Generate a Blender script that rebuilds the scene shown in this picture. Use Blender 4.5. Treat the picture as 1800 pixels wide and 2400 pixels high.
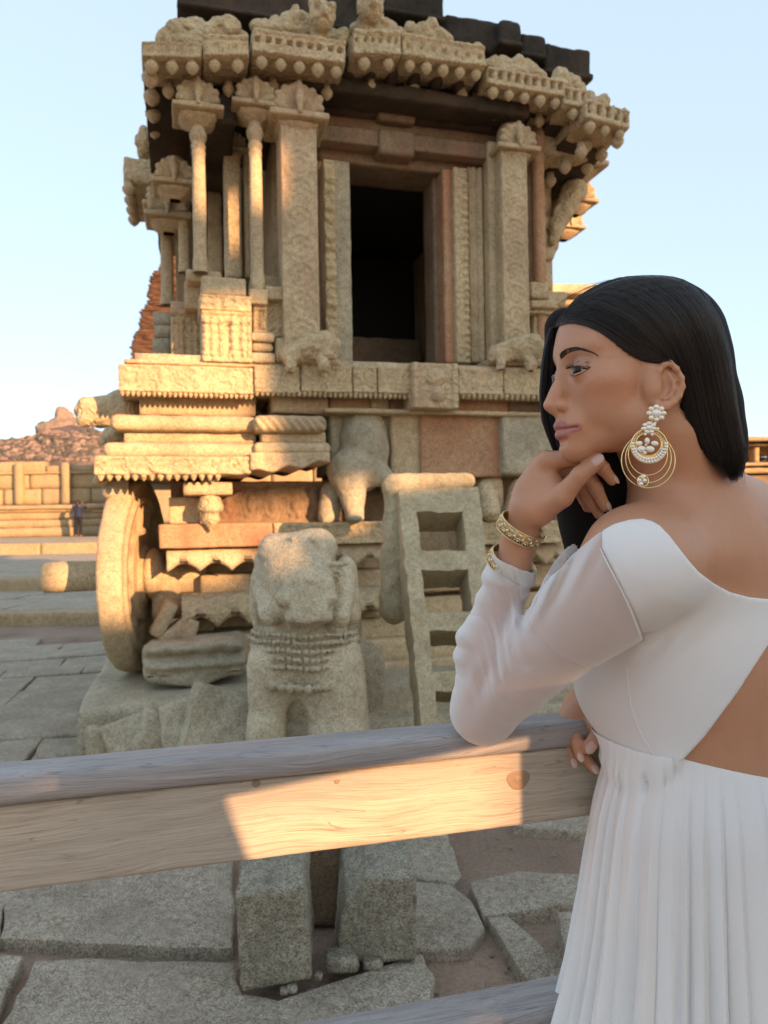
import bpy, bmesh, math, random
import numpy as np
from math import radians, sin, cos, tan, pi, sqrt
from mathutils import Vector, Matrix
from mathutils.bvhtree import BVHTree
for o in list(bpy.data.objects): bpy.data.objects.remove(o)
scene = bpy.context.scene
COL = scene.collection
random.seed(7); RNG = np.random.default_rng(7)

# ---------------------------------------------------------------- camera
FPX, CX, CY, EYE, ROLL = 1733.3, 900.0, 1210.0, 1.45, radians(1.0)   # focal length in photo pixels, horizon row, eye height
cam = bpy.data.cameras.new('camera'); camo = bpy.data.objects.new('camera', cam); COL.objects.link(camo)
cam.sensor_fit = 'VERTICAL'; cam.sensor_height = 36; cam.lens = 26.0; cam.shift_y = (CY-1200)/2400
cam.clip_start = 0.05; cam.clip_end = 3000
cr, sr = cos(ROLL), sin(ROLL)
camo.matrix_world = Matrix(((cr, sr, 0, 0), (0, 0, -1, 0), (-sr, cr, 0, EYE), (0, 0, 0, 1)))
cam.dof.use_dof = True; cam.dof.focus_distance = 0.9; cam.dof.aperture_fstop = 9.0
scene.camera = camo
scene.render.resolution_x = 768; scene.render.resolution_y = 1024
# ---------------------------------------------------------------- world + sun
SUN_AZ, SUN_EL = radians(40), radians(13)      # sun stands behind the camera, to its right
w = bpy.data.worlds.new('World'); scene.world = w; w.use_nodes = True
nt = w.node_tree; nt.nodes.clear()
sky = nt.nodes.new('ShaderNodeTexSky'); sky.sky_type = 'NISHITA'; sky.sun_disc = False
sky.sun_elevation = SUN_EL; sky.sun_rotation = pi-SUN_AZ
sky.air_density = 1.0; sky.dust_density = 1.0; sky.ozone_density = 1.0
bg = nt.nodes.new('ShaderNodeBackground'); bg.inputs[1].default_value = 0.15
wo = nt.nodes.new('ShaderNodeOutputWorld')
mxw = nt.nodes.new('ShaderNodeMix'); mxw.data_type = 'RGBA'; mxw.inputs[0].default_value = 0.87
mxw.inputs[7].default_value = (.76, .91, 1.06, 1)      # even bright dust in the evening air
nt.links.new(sky.outputs[0], mxw.inputs[6]); nt.links.new(mxw.outputs[2], bg.inputs[0]); nt.links.new(bg.outputs[0], wo.inputs[0])
sl = bpy.data.lights.new('sun', 'SUN'); so = bpy.data.objects.new('sun', sl); COL.objects.link(so)
sl.energy = 1.95; sl.angle = radians(0.6); sl.color = (1.0, 0.56, 0.28)
SUNV = Vector((-sin(SUN_AZ)*cos(SUN_EL), cos(SUN_AZ)*cos(SUN_EL), -sin(SUN_EL)))   # travel direction of the light
so.rotation_euler = SUNV.to_track_quat('-Z', 'Y').to_euler()
vs = scene.view_settings; vs.view_transform = 'Standard'; vs.look = 'None'; vs.gamma = 1; vs.exposure = 2.52
vs.use_curve_mapping = False
try:
    scene.cycles.max_bounces = 8; scene.cycles.transparent_max_bounces = 12
except Exception: pass

# ---------------------------------------------------------------- geometry helpers
def ray(px, py):
    ix = (px-CX)/FPX; iy = -(py-CY)/FPX
    return ix*cr+iy*sr, -ix*sr+iy*cr
def P(px, py, D):
    x, z = ray(px, py); return np.array((x*D, D, EYE+z*D))
def G(px, py, z=0.0):                           # the point of the level z that shows at a pixel
    x, zz = ray(px, py); D = (z-EYE)/zz
    return np.array((x*D, D, z))
def crop(x0, y0, s): return lambda x, y: (x0+s*x, y0+s*y)
C1 = crop(280, 0, .3737); C2 = crop(880, 0, .3858); C3 = crop(280, 440, .3737); C4 = crop(860, 440, .3858)
C5 = crop(0, 820, .3737); C6 = crop(560, 900, .3858); C7 = crop(100, 1250, .4822)
# frame of the shrine: u along its front, w backwards, z up
TH = radians(15)
_o = P(277, 870, 4.75); CO = np.array((_o[0], _o[1], 0.0))
UX = np.array((cos(TH), sin(TH), 0)); WX = np.array((-sin(TH), cos(TH), 0))
def UZ(px, py, w):
    x, z = ray(px, py); d = np.array((x, 1, z)); n = WX
    t = (CO@n + w)/(d@n); p = d*t
    return float((p-CO)@UX), float(EYE+z*t)
def toC(p): q = np.array(p)-CO; return np.array((q@UX, q@WX, q[2]))
def PC(px, py, w):
    u, z = UZ(px, py, w); return np.array((u, w, z))

def hsh(ix, iy, iz, seed):
    n = (ix.astype(np.uint32)*np.uint32(374761393) + iy.astype(np.uint32)*np.uint32(668265263)
         + iz.astype(np.uint32)*np.uint32(2246822519) + np.uint32(seed*3266489917 % (2**32)))
    n = (n ^ (n >> np.uint32(13)))*np.uint32(1274126177); n = n ^ (n >> np.uint32(16))
    return (n & np.uint32(0xffffff)).astype(np.float32)/float(0xffffff)*2-1
def vn(p, s=1.0, seed=0):
    q = np.asarray(p, dtype=np.float64)*s + 512.37; i = np.floor(q).astype(np.int64); f = (q-i); f = f*f*(3-2*f)
    r = 0
    for a in (0, 1):
        for b in (0, 1):
            for c in (0, 1):
                wgt = (f[:, 0] if a else 1-f[:, 0])*(f[:, 1] if b else 1-f[:, 1])*(f[:, 2] if c else 1-f[:, 2])
                r = r + wgt*hsh(i[:, 0]+a, i[:, 1]+b, i[:, 2]+c, seed)
    return r
def fbm(p, s=1.0, o=3, seed=0):
    r = 0; a = 1; t = 0
    for k in range(o): r = r+a*vn(p, s*2**k, seed+k*17); t += a; a *= .5
    return r/t

def mesh(name, V, Fc, smooth=True, colors=None):
    me = bpy.data.meshes.new(name)
    V = np.asarray(V, dtype=np.float32)
    if isinstance(Fc, np.ndarray) and Fc.ndim == 2:
        n, k = Fc.shape
        me.vertices.add(len(V)); me.vertices.foreach_set('co', V.ravel())
        me.loops.add(n*k); me.loops.foreach_set('vertex_index', Fc.astype(np.int32).ravel())
        me.polygons.add(n); me.polygons.foreach_set('loop_start', np.arange(0, n*k, k, dtype=np.int32))
        try: me.polygons.foreach_set('loop_total', np.full(n, k, dtype=np.int32))
        except Exception: pass
        me.update(calc_edges=True); me.validate()
    else:
        me.from_pydata([tuple(map(float, v)) for v in V], [], [tuple(int(i) for i in f) for f in Fc]); me.update()
    if smooth: me.polygons.foreach_set('use_smooth', np.ones(len(me.polygons), dtype=bool))
    if colors is not None and len(colors) == len(me.vertices):
        a = me.color_attributes.new('Col', 'FLOAT_COLOR', 'POINT')
        c = np.ones((len(colors), 4), dtype=np.float32); c[:, :3] = colors
        a.data.foreach_set('color', c.ravel())
    return me
def link(name, me, mat=None, parent=None, **kw):
    o = bpy.data.objects.new(name, me); COL.objects.link(o)
    if mat is not None and me is not None and not me.materials: me.materials.append(mat)
    if parent is not None: o.parent = parent
    for k, v in kw.items(): o[k] = v
    return o
def obj(name, V, Fc, mat, parent=None, smooth=True, colors=None, **kw):
    return link(name, mesh(name, V, Fc, smooth, colors), mat, parent, **kw)
def thing(name, label, cat, loc=(0, 0, 0), rz=0, group=None):
    o = bpy.data.objects.new(name, None); COL.objects.link(o); o.location = loc; o.rotation_euler = (0, 0, rz)
    o.empty_display_size = .1; o['label'] = label; o['category'] = cat
    if group: o['group'] = group
    return o

class MB:                                        # collects shapes into one mesh
    def __init__(s): s.V = []; s.F = []; s.n = 0
    def add(s, V, Fc):
        V = np.asarray(V, dtype=float); s.V.append(V)
        s.F += [tuple(int(i)+s.n for i in f) for f in Fc]; s.n += len(V); return s
    def obj(s, name, mat, parent=None, smooth=True, off=None, **kw):
        return obj(name, np.concatenate(s.V)-(0 if off is None else off), s.F, mat, parent, smooth, **kw)

def box_surf(lo, hi, res, rnd=.006, amp=.004, ns=12, seed=1, rel=None, big=0.0, bigs=3, warp=None):
    """box with softened edges, eroded by noise; rel(u,z) lifts the front (-w) face"""
    lo = np.array(lo, float); hi = np.array(hi, float); L = hi-lo
    if np.ndim(res) == 0: res = (res, max(res*3.5, .04), res) if rel is not None else (res,)*3
    n = [max(1, min(400, int(round(L[i]/res[i])))) for i in range(3)]
    ts = [np.linspace(0, 1, k+1) for k in n]
    Vs, Fs, off = [], [], 0
    for ax in range(3):
        a, b = [i for i in range(3) if i != ax]
        A, B = np.meshgrid(np.arange(n[a]+1), np.arange(n[b]+1), indexing='ij')
        for side in (0, 1):
            idx = np.zeros(A.shape+(3,), int); idx[..., a] = A; idx[..., b] = B; idx[..., ax] = n[ax] if side else 0
            Vs.append(idx.reshape(-1, 3))
            q = (np.arange(n[a])[:, None]*(n[b]+1)+np.arange(n[b])[None, :]).ravel()+off
            f = np.stack([q, q+(n[b]+1), q+(n[b]+1)+1, q+1], 1)
            if (side == 1) == (ax == 1): f = f[:, ::-1]
            Fs.append(f); off += A.size
    I = np.concatenate(Vs); Fc = np.concatenate(Fs)
    key = (I[:, 0]*(n[1]+2)+I[:, 1])*(n[2]+2)+I[:, 2]
    _, first, inv = np.unique(key, return_index=True, return_inverse=True)
    I = I[first]; Fc = inv.ravel()[Fc]
    V = np.stack([lo[i]+L[i]*ts[i][I[:, i]] for i in range(3)], 1)
    r = min(rnd, L.min()*.45); inner = np.clip(V, lo+r, hi-r); d = V-inner
    nn = np.linalg.norm(d, axis=1, keepdims=True); nrm = d/np.maximum(nn, 1e-9)
    if r > 0: V = inner+nrm*np.where(nn > 0, r, 0)
    front = I[:, 1] == 0
    if rel is not None:
        dep = rel(V[front, 0]-lo[0], V[front, 2]-lo[2]); V[front, 1] -= dep
    if amp: V = V+nrm*(amp*fbm(V, ns, 3, seed))[:, None]
    if big: V = V+nrm*(big*fbm(V, bigs, 2, seed+5))[:, None]
    if warp is not None: V = warp(V)
    return V, Fc
def lathe(prof, seg=24, mod=None, close=False):
    pr = np.array(prof, float); m = len(pr); a = np.arange(seg)/seg*2*pi
    R = pr[:, 0][:, None]*np.ones(seg)
    if mod is not None: R = R*mod(a[None, :], pr[:, 1][:, None])
    V = np.stack([R*np.cos(a), R*np.sin(a), pr[:, 1][:, None]*np.ones(seg)], -1).reshape(-1, 3)
    i = np.arange(m-1)[:, None]*seg; j = np.arange(seg)[None, :]; j2 = (j+1) % seg
    Fc = np.stack([i+j, i+j2, i+seg+j2, i+seg+j], -1).reshape(-1, 4)
    return V, Fc
def tube(pts, rad, seg=8, caps=True):
    pts = np.asarray(pts, float); n = len(pts); rad = np.broadcast_to(np.asarray(rad, float), (n,))
    T = np.gradient(pts, axis=0); T /= np.maximum(np.linalg.norm(T, axis=1, keepdims=True), 1e-9)
    up = np.array((0, 0, 1.)) if abs(T[0, 2]) < .9 else np.array((1., 0, 0))
    V = []
    a = np.arange(seg)/seg*2*pi; N = np.cross(T[0], up); N /= np.linalg.norm(N)
    for i in range(n):
        N = N-T[i]*(N@T[i]); N /= max(np.linalg.norm(N), 1e-9); B = np.cross(T[i], N)
        V.append(pts[i]+rad[i]*(np.cos(a)[:, None]*N+np.sin(a)[:, None]*B))
    V = np.concatenate(V); Fc = []
    for i in range(n-1):
        for j in range(seg):
            Fc.append((i*seg+j, i*seg+(j+1) % seg, (i+1)*seg+(j+1) % seg, (i+1)*seg+j))
    if caps: Fc.append(tuple(range(seg))[::-1]); Fc.append(tuple((n-1)*seg+j for j in range(seg)))
    return V, Fc
def xf(V, M=None, t=(0, 0, 0)):
    V = np.asarray(V, float)
    if M is not None: V = V@np.asarray(M, float).T
    return V+np.array(t)
def spline(pts, n):
    """Catmull-Rom through the points"""
    p = np.asarray(pts, float); p = np.concatenate([[2*p[0]-p[1]], p, [2*p[-1]-p[-2]]])
    m = len(p)-3; t = np.linspace(0, m-1e-6, n); i = t.astype(int); f = (t-i)[:, None]
    a, b, c, d = p[i], p[i+1], p[i+2], p[i+3]
    return .5*((2*b)+(c-a)*f+(2*a-5*b+4*c-d)*f**2+(3*b-a-3*c+d)*f**3)

# ---- implicit shapes -> one smooth closed surface
def smin(a, b, k):
    if k <= 0: return np.minimum(a, b)
    h = np.maximum(k-np.abs(a-b), 0)/k; return np.minimum(a, b)-h*h*k*.25
class Fld:
    def __init__(s): s.ops = []
    def rc(s, a, b, ra, rb=None, k=.01, op='u'):
        a = np.array(a, float); b = np.array(b, float); rb = ra if rb is None else rb
        m = max(ra, rb); lo = np.minimum(a, b)-m; hi = np.maximum(a, b)+m
        ba = b-a; L = max(ba@ba, 1e-12)
        def f(x, y, z):
            t = np.clip(((x-a[0])*ba[0]+(y-a[1])*ba[1]+(z-a[2])*ba[2])/L, 0, 1)
            return np.sqrt((x-a[0]-t*ba[0])**2+(y-a[1]-t*ba[1])**2+(z-a[2]-t*ba[2])**2)-(ra+(rb-ra)*t)
        s.ops.append((f, lo, hi, k, op)); return s
    def chain(s, pts, rs, k=.01, op='u', k0=None):
        for i in range(len(pts)-1): s.rc(pts[i], pts[i+1], rs[i], rs[i+1], k if (i or k0 is None) else k0, op)
        return s
    def ell(s, c, r, R=None, k=.01, op='u'):
        c = np.array(c, float); r = np.array(r, float) if np.ndim(r) else np.array((r, r, r), float)
        R = np.eye(3) if R is None else np.array(R, float)      # columns = axes
        e = np.abs(R)@r; lo = c-e; hi = c+e
        def f(x, y, z):
            dx, dy, dz = x-c[0], y-c[1], z-c[2]
            q = [(dx*R[0, i]+dy*R[1, i]+dz*R[2, i])/r[i] for i in range(3)]
            k0 = np.sqrt(q[0]**2+q[1]**2+q[2]**2)+1e-9
            k1 = np.sqrt((q[0]/r[0])**2+(q[1]/r[1])**2+(q[2]/r[2])**2)+1e-9
            return k0*(k0-1)/k1
        s.ops.append((f, lo, hi, k, op)); return s
    def grid(s, lo, hi, h, margin=.03, post=None):
        lo = np.array(lo, float); hi = np.array(hi, float); n = np.ceil((hi-lo)/h).astype(int)+1
        ax = [(lo[i]+h*np.arange(n[i])).astype(np.float32) for i in range(3)]
        f = np.full(n, .1, dtype=np.float32)
        for fn, a, b, k, op in s.ops:
            i0 = np.maximum(np.floor((a-margin-k-lo)/h).astype(int), 0); i1 = np.minimum(np.ceil((b+margin+k-lo)/h).astype(int)+1, n)
            if (i1 <= i0).any(): continue
            sl = tuple(slice(i0[i], i1[i]) for i in range(3))
            d = fn(ax[0][sl[0]][:, None, None], ax[1][sl[1]][None, :, None], ax[2][sl[2]][None, None, :]).astype(np.float32)
            if op == 'u': f[sl] = smin(f[sl], d, k)
            else: f[sl] = -smin(-f[sl], d, k)
        if post is not None:
            f = post(f, ax[0][:, None, None], ax[1][None, :, None], ax[2][None, None, :])
        return nets(f, lo, h)
def nets(f, lo, h):
    s = f < 0; nx, ny, nz = f.shape
    cnt = np.zeros((nx-1, ny-1, nz-1), np.int8)
    for a in (0, 1):
        for b in (0, 1):
            for c in (0, 1): cnt += s[a:nx-1+a, b:ny-1+b, c:nz-1+c]
    mixed = (cnt > 0) & (cnt < 8); I = np.argwhere(mixed)
    ids = np.full(mixed.shape, -1, np.int64); ids[mixed] = np.arange(len(I))
    acc = np.zeros((len(I), 3)); num = np.zeros(len(I))
    for ax in range(3):
        o1, o2 = [i for i in range(3) if i != ax]
        for p in (0, 1):
            for q in (0, 1):
                A = I.copy(); A[:, o1] += p; A[:, o2] += q; B = A.copy(); B[:, ax] += 1
                fa = f[A[:, 0], A[:, 1], A[:, 2]]; fb = f[B[:, 0], B[:, 1], B[:, 2]]
                m = (fa < 0) != (fb < 0); t = np.where(m, fa/np.where(m, fa-fb, 1), 0)
                pos = A-I; pos = pos.astype(float); pos[:, ax] += t
                acc += pos*m[:, None]; num += m
    V = lo+h*(I+acc/num[:, None])
    Fs = []
    for ax in range(3):
        o1, o2 = [(1, 2), (2, 0), (0, 1)][ax]
        sa = [slice(None)]*3; sb = [slice(None)]*3; sa[ax] = slice(0, -1); sb[ax] = slice(1, None)
        ca = s[tuple(sa)]; cb = s[tuple(sb)]
        E = np.argwhere(ca != cb); sh = ids.shape
        ok = (E[:, o1] > 0) & (E[:, o2] > 0) & (E[:, o1] < sh[o1]) & (E[:, o2] < sh[o2]); E = E[ok]
        def cell(d1, d2):
            K = E.copy(); K[:, o1] += d1; K[:, o2] += d2; return ids[K[:, 0], K[:, 1], K[:, 2]]
        q = np.stack([cell(-1, -1), cell(0, -1), cell(0, 0), cell(-1, 0)], 1)
        flip = ~ca[E[:, 0], E[:, 1], E[:, 2]]; q[flip] = q[flip][:, ::-1]; Fs.append(q)
    Fc = np.concatenate(Fs); Fc = Fc[(Fc >= 0).all(1)]
    return V, Fc
def in_poly_sd(px, py, poly):
    """signed distance to a polygon (negative inside), numpy"""
    poly = np.asarray(poly, float); d = np.full(np.broadcast(px, py).shape, 1e18); ins = np.zeros(d.shape, bool)
    n = len(poly)
    for i in range(n):
        a = poly[i]; b = poly[(i+1) % n]; e = b-a
        t = np.clip(((px-a[0])*e[0]+(py-a[1])*e[1])/(e@e+1e-12), 0, 1)
        d = np.minimum(d, (px-a[0]-t*e[0])**2+(py-a[1]-t*e[1])**2)
        c = ((a[1] > py) != (b[1] > py)) & (px < (b[0]-a[0])*(py-a[1])/((b[1]-a[1]) or 1e-12)+a[0]); ins ^= c
    d = np.sqrt(d); return np.where(ins, -d, d)

# ---------------------------------------------------------------- materials
class NT:
    def __init__(s, name):
        s.m = bpy.data.materials.new(name); s.m.use_nodes = True; s.t = s.m.node_tree; s.t.nodes.clear()
        s.out = s.n('ShaderNodeOutputMaterial'); s.b = s.n('ShaderNodeBsdfPrincipled')
        s.l(s.b.outputs[0], s.out.inputs[0]); s.tc = s.n('ShaderNodeTexCoord')
    def n(s, t, **kw):
        x = s.t.nodes.new(t)
        for k, v in kw.items(): setattr(x, k, v)
        return x
    def l(s, a, b): s.t.links.new(a, b)
    def map(s, scale=(1, 1, 1), loc=(0, 0, 0), rot=(0, 0, 0), src='Object'):
        m = s.n('ShaderNodeMapping'); m.inputs['Scale'].default_value = scale; m.inputs['Location'].default_value = loc
        m.inputs['Rotation'].default_value = rot
        s.l(s.tc.outputs[src], m.inputs[0]); return m.outputs[0]
    def noise(s, vec, scale, detail=6, rough=.6, dist=0):
        x = s.n('ShaderNodeTexNoise'); x.inputs['Scale'].default_value = scale; x.inputs['Detail'].default_value = detail
        x.inputs['Roughness'].default_value = rough; x.inputs['Distortion'].default_value = dist
        s.l(vec, x.inputs['Vector']); return x.outputs['Fac']
    def vor(s, vec, scale, feature='F1'):
        x = s.n('ShaderNodeTexVoronoi'); x.feature = feature; x.inputs['Scale'].default_value = scale
        s.l(vec, x.inputs['Vector']); return x.outputs['Distance']
    def ramp(s, fac, stops):
        r = s.n('ShaderNodeValToRGB'); e = r.color_ramp.elements
        while len(e) > 1: e.remove(e[-1])
        e[0].position = stops[0][0]; e[0].color = tuple(stops[0][1])+(1,) if len(stops[0][1]) == 3 else stops[0][1]
        for p, c in stops[1:]:
            q = e.new(p); q.color = tuple(c)+(1,)
        s.l(fac, r.inputs[0]); return r.outputs[0]
    def mix(s, fac, a, b, mode='MIX'):
        x = s.n('ShaderNodeMix'); x.data_type = 'RGBA'; x.blend_type = mode
        for v, i in ((fac, 0), (a, 6), (b, 7)):
            if hasattr(v, 'links'): s.l(v, x.inputs[i])
            else: x.inputs[i].default_value = v if i == 0 else (tuple(v)+(1,))[:4]
        return x.outputs[2]
    def math(s, op, a, b=None):
        x = s.n('ShaderNodeMath'); x.operation = op
        for v, i in ((a, 0), (b, 1)):
            if v is None: continue
            if hasattr(v, 'links'): s.l(v, x.inputs[i])
            else: x.inputs[i].default_value = v
        return x.outputs[0]
    def bump(s, h, dist=.01, strength=1.0, nrm=None):
        x = s.n('ShaderNodeBump'); x.inputs['Distance'].default_value = dist; x.inputs['Strength'].default_value = strength
        s.l(h, x.inputs['Height'])
        if nrm is not None: s.l(nrm, x.inputs['Normal'])
        return x.outputs[0]
    def fin(s, col=None, rough=None, nrm=None, spec=None):
        for v, k in ((col, 'Base Color'), (rough, 'Roughness'), (nrm, 'Normal')):
            if v is None: continue
            if hasattr(v, 'links'): s.l(v, s.b.inputs[k])
            else: s.b.inputs[k].default_value = v if k == 'Roughness' else (tuple(v)+(1,))[:4]
        if spec is not None: s.b.inputs['Specular IOR Level'].default_value = spec
        return s.m
def stone(name, a, b, c=None, mott=.6, spk=.75, stain=None, stain_amt=.5, carve=0.0, grain=.004, sc=1.0, streak=False, dark=None):
    wm = (1.14, 1.10, .98) if spk < 1 else (1.1, 1.06, .98); a = [min(.8, q*k) for q, k in zip(a, wm)]; b = [min(.8, q*k) for q, k in zip(b, wm)]
    t = NT(name); v = t.map((1, 1, 1))
    n1 = t.noise(v, 2.2*sc, 8, .65); n2 = t.noise(v, 22*sc, 6, .7); n3 = t.noise(v, 110*sc, 3, .6)
    col = t.ramp(n1, [(.32, a), (.5, [(x+y)/2 for x, y in zip(a, b)]), (.68, b)])
    lo_ = .62 if spk < 1 else .5; hi_ = 1.28 if spk < 1 else 1.42
    sp = t.ramp(n3, [(.38, (lo_, lo_*.97, lo_*.9)), (.5, (1, 1, 1)), (.64, (hi_, hi_*.98, hi_*.94))])
    col = t.mix(min(spk, 1), col, sp, 'MULTIPLY')
    mot = t.ramp(n2, [(.38, (.72, .70, .66)), (.55, (1.05, 1.05, 1.05))])
    col = t.mix(mott, col, mot, 'MULTIPLY')
    if stain is not None:
        v2 = t.map((1.6, 1.6, .55), (3.1, 1.7, 0)); s = t.noise(v2, 1.7*sc, 5, .6)
        f = t.ramp(s, [(.5, (0, 0, 0)), (.66, (stain_amt,)*3)]); col = t.mix(f, col, stain)
    if dark is not None:
        v3 = t.map((2.5, 2.5, .6), (9, 4, 2)); s = t.noise(v3, 2.0*sc, 7, .7)
        f = t.ramp(s, [(.54, (0, 0, 0)), (.7, (.75,)*3)]); col = t.mix(f, col, dark)
    h = t.math('ADD', t.math('MULTIPLY', n2, 1.0), t.math('MULTIPLY', n3, .35))
    nr = t.bump(h, grain)
    if carve:
        dv = t.noise(v, 9, 2, .5); vv = t.n('ShaderNodeVectorMath'); vv.operation = 'MULTIPLY_ADD'
        cm = t.n('ShaderNodeCombineXYZ'); t.l(dv, cm.inputs[0]); t.l(dv, cm.inputs[2])
        vv.inputs[1].default_value = (.12, .12, .12); t.l(cm.outputs[0], vv.inputs[0]); t.l(v, vv.inputs[2])
        k = t.vor(vv.outputs[0], 11); k2 = t.vor(vv.outputs[0], 33)
        hh = t.math('ADD', t.math('SINE', t.math('MULTIPLY', k, 14)), t.math('MULTIPLY', k2, .8))
        nr = t.bump(hh, carve, 1.0, nr)
    return t.fin(col, .88, nr, .25)
def plain(name, col, rough=.6, metal=0.0, spec=.5):
    t = NT(name); v = t.map(); n = t.noise(v, 40, 3)
    c = t.mix(.25, col, t.ramp(n, [(.3, (.6, .6, .6)), (.7, (1.15, 1.15, 1.15))]), 'MULTIPLY')
    t.b.inputs['Metallic'].default_value = metal
    return t.fin(c, rough, None, spec)
M = {}
M['stone'] = stone('carved granite', (.34, .275, .19), (.50, .42, .30), stain=(.44, .27, .18), stain_amt=.45, grain=.006)
M['carved'] = stone('fine carved granite', (.37, .30, .205), (.52, .44, .31), stain=(.44, .29, .19), stain_amt=.35, carve=.0032, grain=.006)
M['pink'] = stone('red stained granite', (.34, .19, .12), (.40, .28, .19), stain=(.38, .15, .09), stain_amt=.7, grain=.005)
M['grey'] = stone('grey weathered granite', (.29, .265, .21), (.42, .385, .315), grain=.006)
M['dark'] = stone('dark brown granite', (.16, .115, .08), (.24, .18, .13), stain=(.25, .12, .08), grain=.006)  # dark brown; on the lintels their shade is put into the colour
M['eleph'] = stone('pale worn granite', (.36, .31, .235), (.50, .45, .36), stain=(.44, .34, .25), stain_amt=.3, grain=.006)
M['ladder'] = stone('coarse speckled granite', (.33, .285, .20), (.44, .385, .285), grain=.008, sc=1.4)
M['roof'] = stone('black weathered lime plaster', (.018, .016, .014), (.05, .043, .036), stain=(.17, .10, .07), stain_amt=.25, grain=.008)
M['pave'] = stone('grey granite paving', (.285, .25, .205), (.42, .375, .315), stain=(.33, .26, .20), stain_amt=.5, grain=.010, sc=1.6, mott=.95, spk=1)
M['block'] = stone('rough hewn granite block', mott=.95, spk=1, a=(.23, .215, .175), b=(.36, .335, .275), grain=.010, sc=1.6, dark=(.13, .12, .10))
M['wall'] = stone('far sandstone coloured wall', (.30, .23, .145), (.38, .30, .20), dark=(.22, .19, .14), grain=.01, sc=.5)
M['brick'] = stone('old red brick', (.095, .055, .04), (.16, .095, .068), grain=.02, sc=.8, dark=(.12, .06, .04))
M['soot_shade'] = stone('soot blackened stone', (.035, .028, .022), (.07, .055, .042), stain=(.12, .07, .045), stain_amt=.5, grain=.008)  # near-black: soot, with the eaves' shade also put into the colour
M['black'] = plain('black interior shade', (.02, .017, .014), .9)  # near-black walls: the darkness inside the rooms is put into the colour
# ================================================================ ground, steps, far wall, hill
def sand_mat():
    t = NT('packed red sand'); v = t.map(); n = t.noise(v, 1.2, 8, .6); n2 = t.noise(v, 60, 4, .7); g = t.vor(v, 140)
    c = t.ramp(n, [(.35, (.24, .17, .125)), (.6, (.35, .25, .18))])
    c = t.mix(.7, c, t.ramp(n2, [(.35, (.75, .75, .75)), (.65, (1.2, 1.18, 1.15))]), 'MULTIPLY')
    h = t.math('ADD', t.noise(v, 14, 6, .7), t.math('MULTIPLY', n2, .4))
    return t.fin(c, .95, t.bump(h, .02), .1)
M['sand'] = sand_mat()
g = np.linspace(-1, 1, 90); gx = np.sign(g)*(np.abs(g)**2.6)*1500; gx = np.unique(np.concatenate([gx, np.linspace(-6, 6, 60)]))
gy = np.unique(np.concatenate([np.linspace(-12, 10, 110), 10+np.linspace(0, 1, 40)**2.4*1500, [-400., -100.]]))
A, B = np.meshgrid(gx, gy, indexing='ij'); V = np.stack([A.ravel(), B.ravel(), np.zeros(A.size)], 1)
near = (np.abs(V[:, 0]) < 8) & (V[:, 1] < 9) & (V[:, 1] > -3)
V[near, 2] += .018*fbm(V[near], 2.2, 3, 3)-.004
nx_, ny_ = A.shape; q = (np.arange(nx_-1)[:, None]*ny_+np.arange(ny_-1)[None, :]).ravel()
obj('ground', V, np.stack([q, q+ny_, q+ny_+1, q+1], 1), M['sand'], kind='structure')

pavement = bpy.data.objects.new('pavement', None); COL.objects.link(pavement); pavement['kind'] = 'structure'
def slab_poly(poly, z0, z1, name='paving_stone', mat=None, parent=None, jag=.008, seed=0, dome=.004):
    """flat stone with a ragged outline and worn top"""
    poly = np.asarray(poly, float)[:, :2]; n = len(poly); out = []
    for i in range(n):
        a, b = poly[i], poly[(i+1) % n]; L = np.linalg.norm(b-a); k = max(2, int(L/.045))
        for j in range(k): out.append(a+(b-a)*j/k)
    out = np.array(out); m = len(out)
    c = out.mean(0); nz = fbm(np.c_[out, np.full(m, seed*1.3)], 9, 3, seed)[:, None]
    d = (out-c)/np.linalg.norm(out-c, axis=1, keepdims=True); out = out+d*nz*jag*2
    rings = []
    for s, z in ((1, z0), (1.0, z1-.008), (.985, z1), (.9, z1+dome*.5), (.7, z1+dome), (.4, z1+dome)):
        r = c+(out-c)*s if s > .9 else c+(out-c)*s
        zz = np.full(m, z)
        if z >= z1-.001: zz = zz+.006*fbm(np.c_[r, np.zeros(m)], 7, 3, seed+2)
        rings.append(np.c_[r, zz])
    V = np.concatenate(rings+[[[c[0], c[1], z1+dome]]]); Fc = []
    for k in range(len(rings)-1):
        for j in range(m): Fc.append((k*m+j, k*m+(j+1) % m, (k+1)*m+(j+1) % m, (k+1)*m+j))
    top = len(rings)-1
    for j in range(m): Fc.append((top*m+j, top*m+(j+1) % m, len(V)-1))
    # outline may be clockwise
    ar = np.sum(out[:, 0]*np.roll(out[:, 1], -1)-np.roll(out[:, 0], -1)*out[:, 1])
    if ar < 0: Fc = [f[::-1] for f in Fc]
    return obj(name, V, Fc, mat or M['pave'], parent, smooth=False)
c8 = crop(0, 1650, .4219); cb = crop(500, 1900, .5726)
ZP = .045
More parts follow.
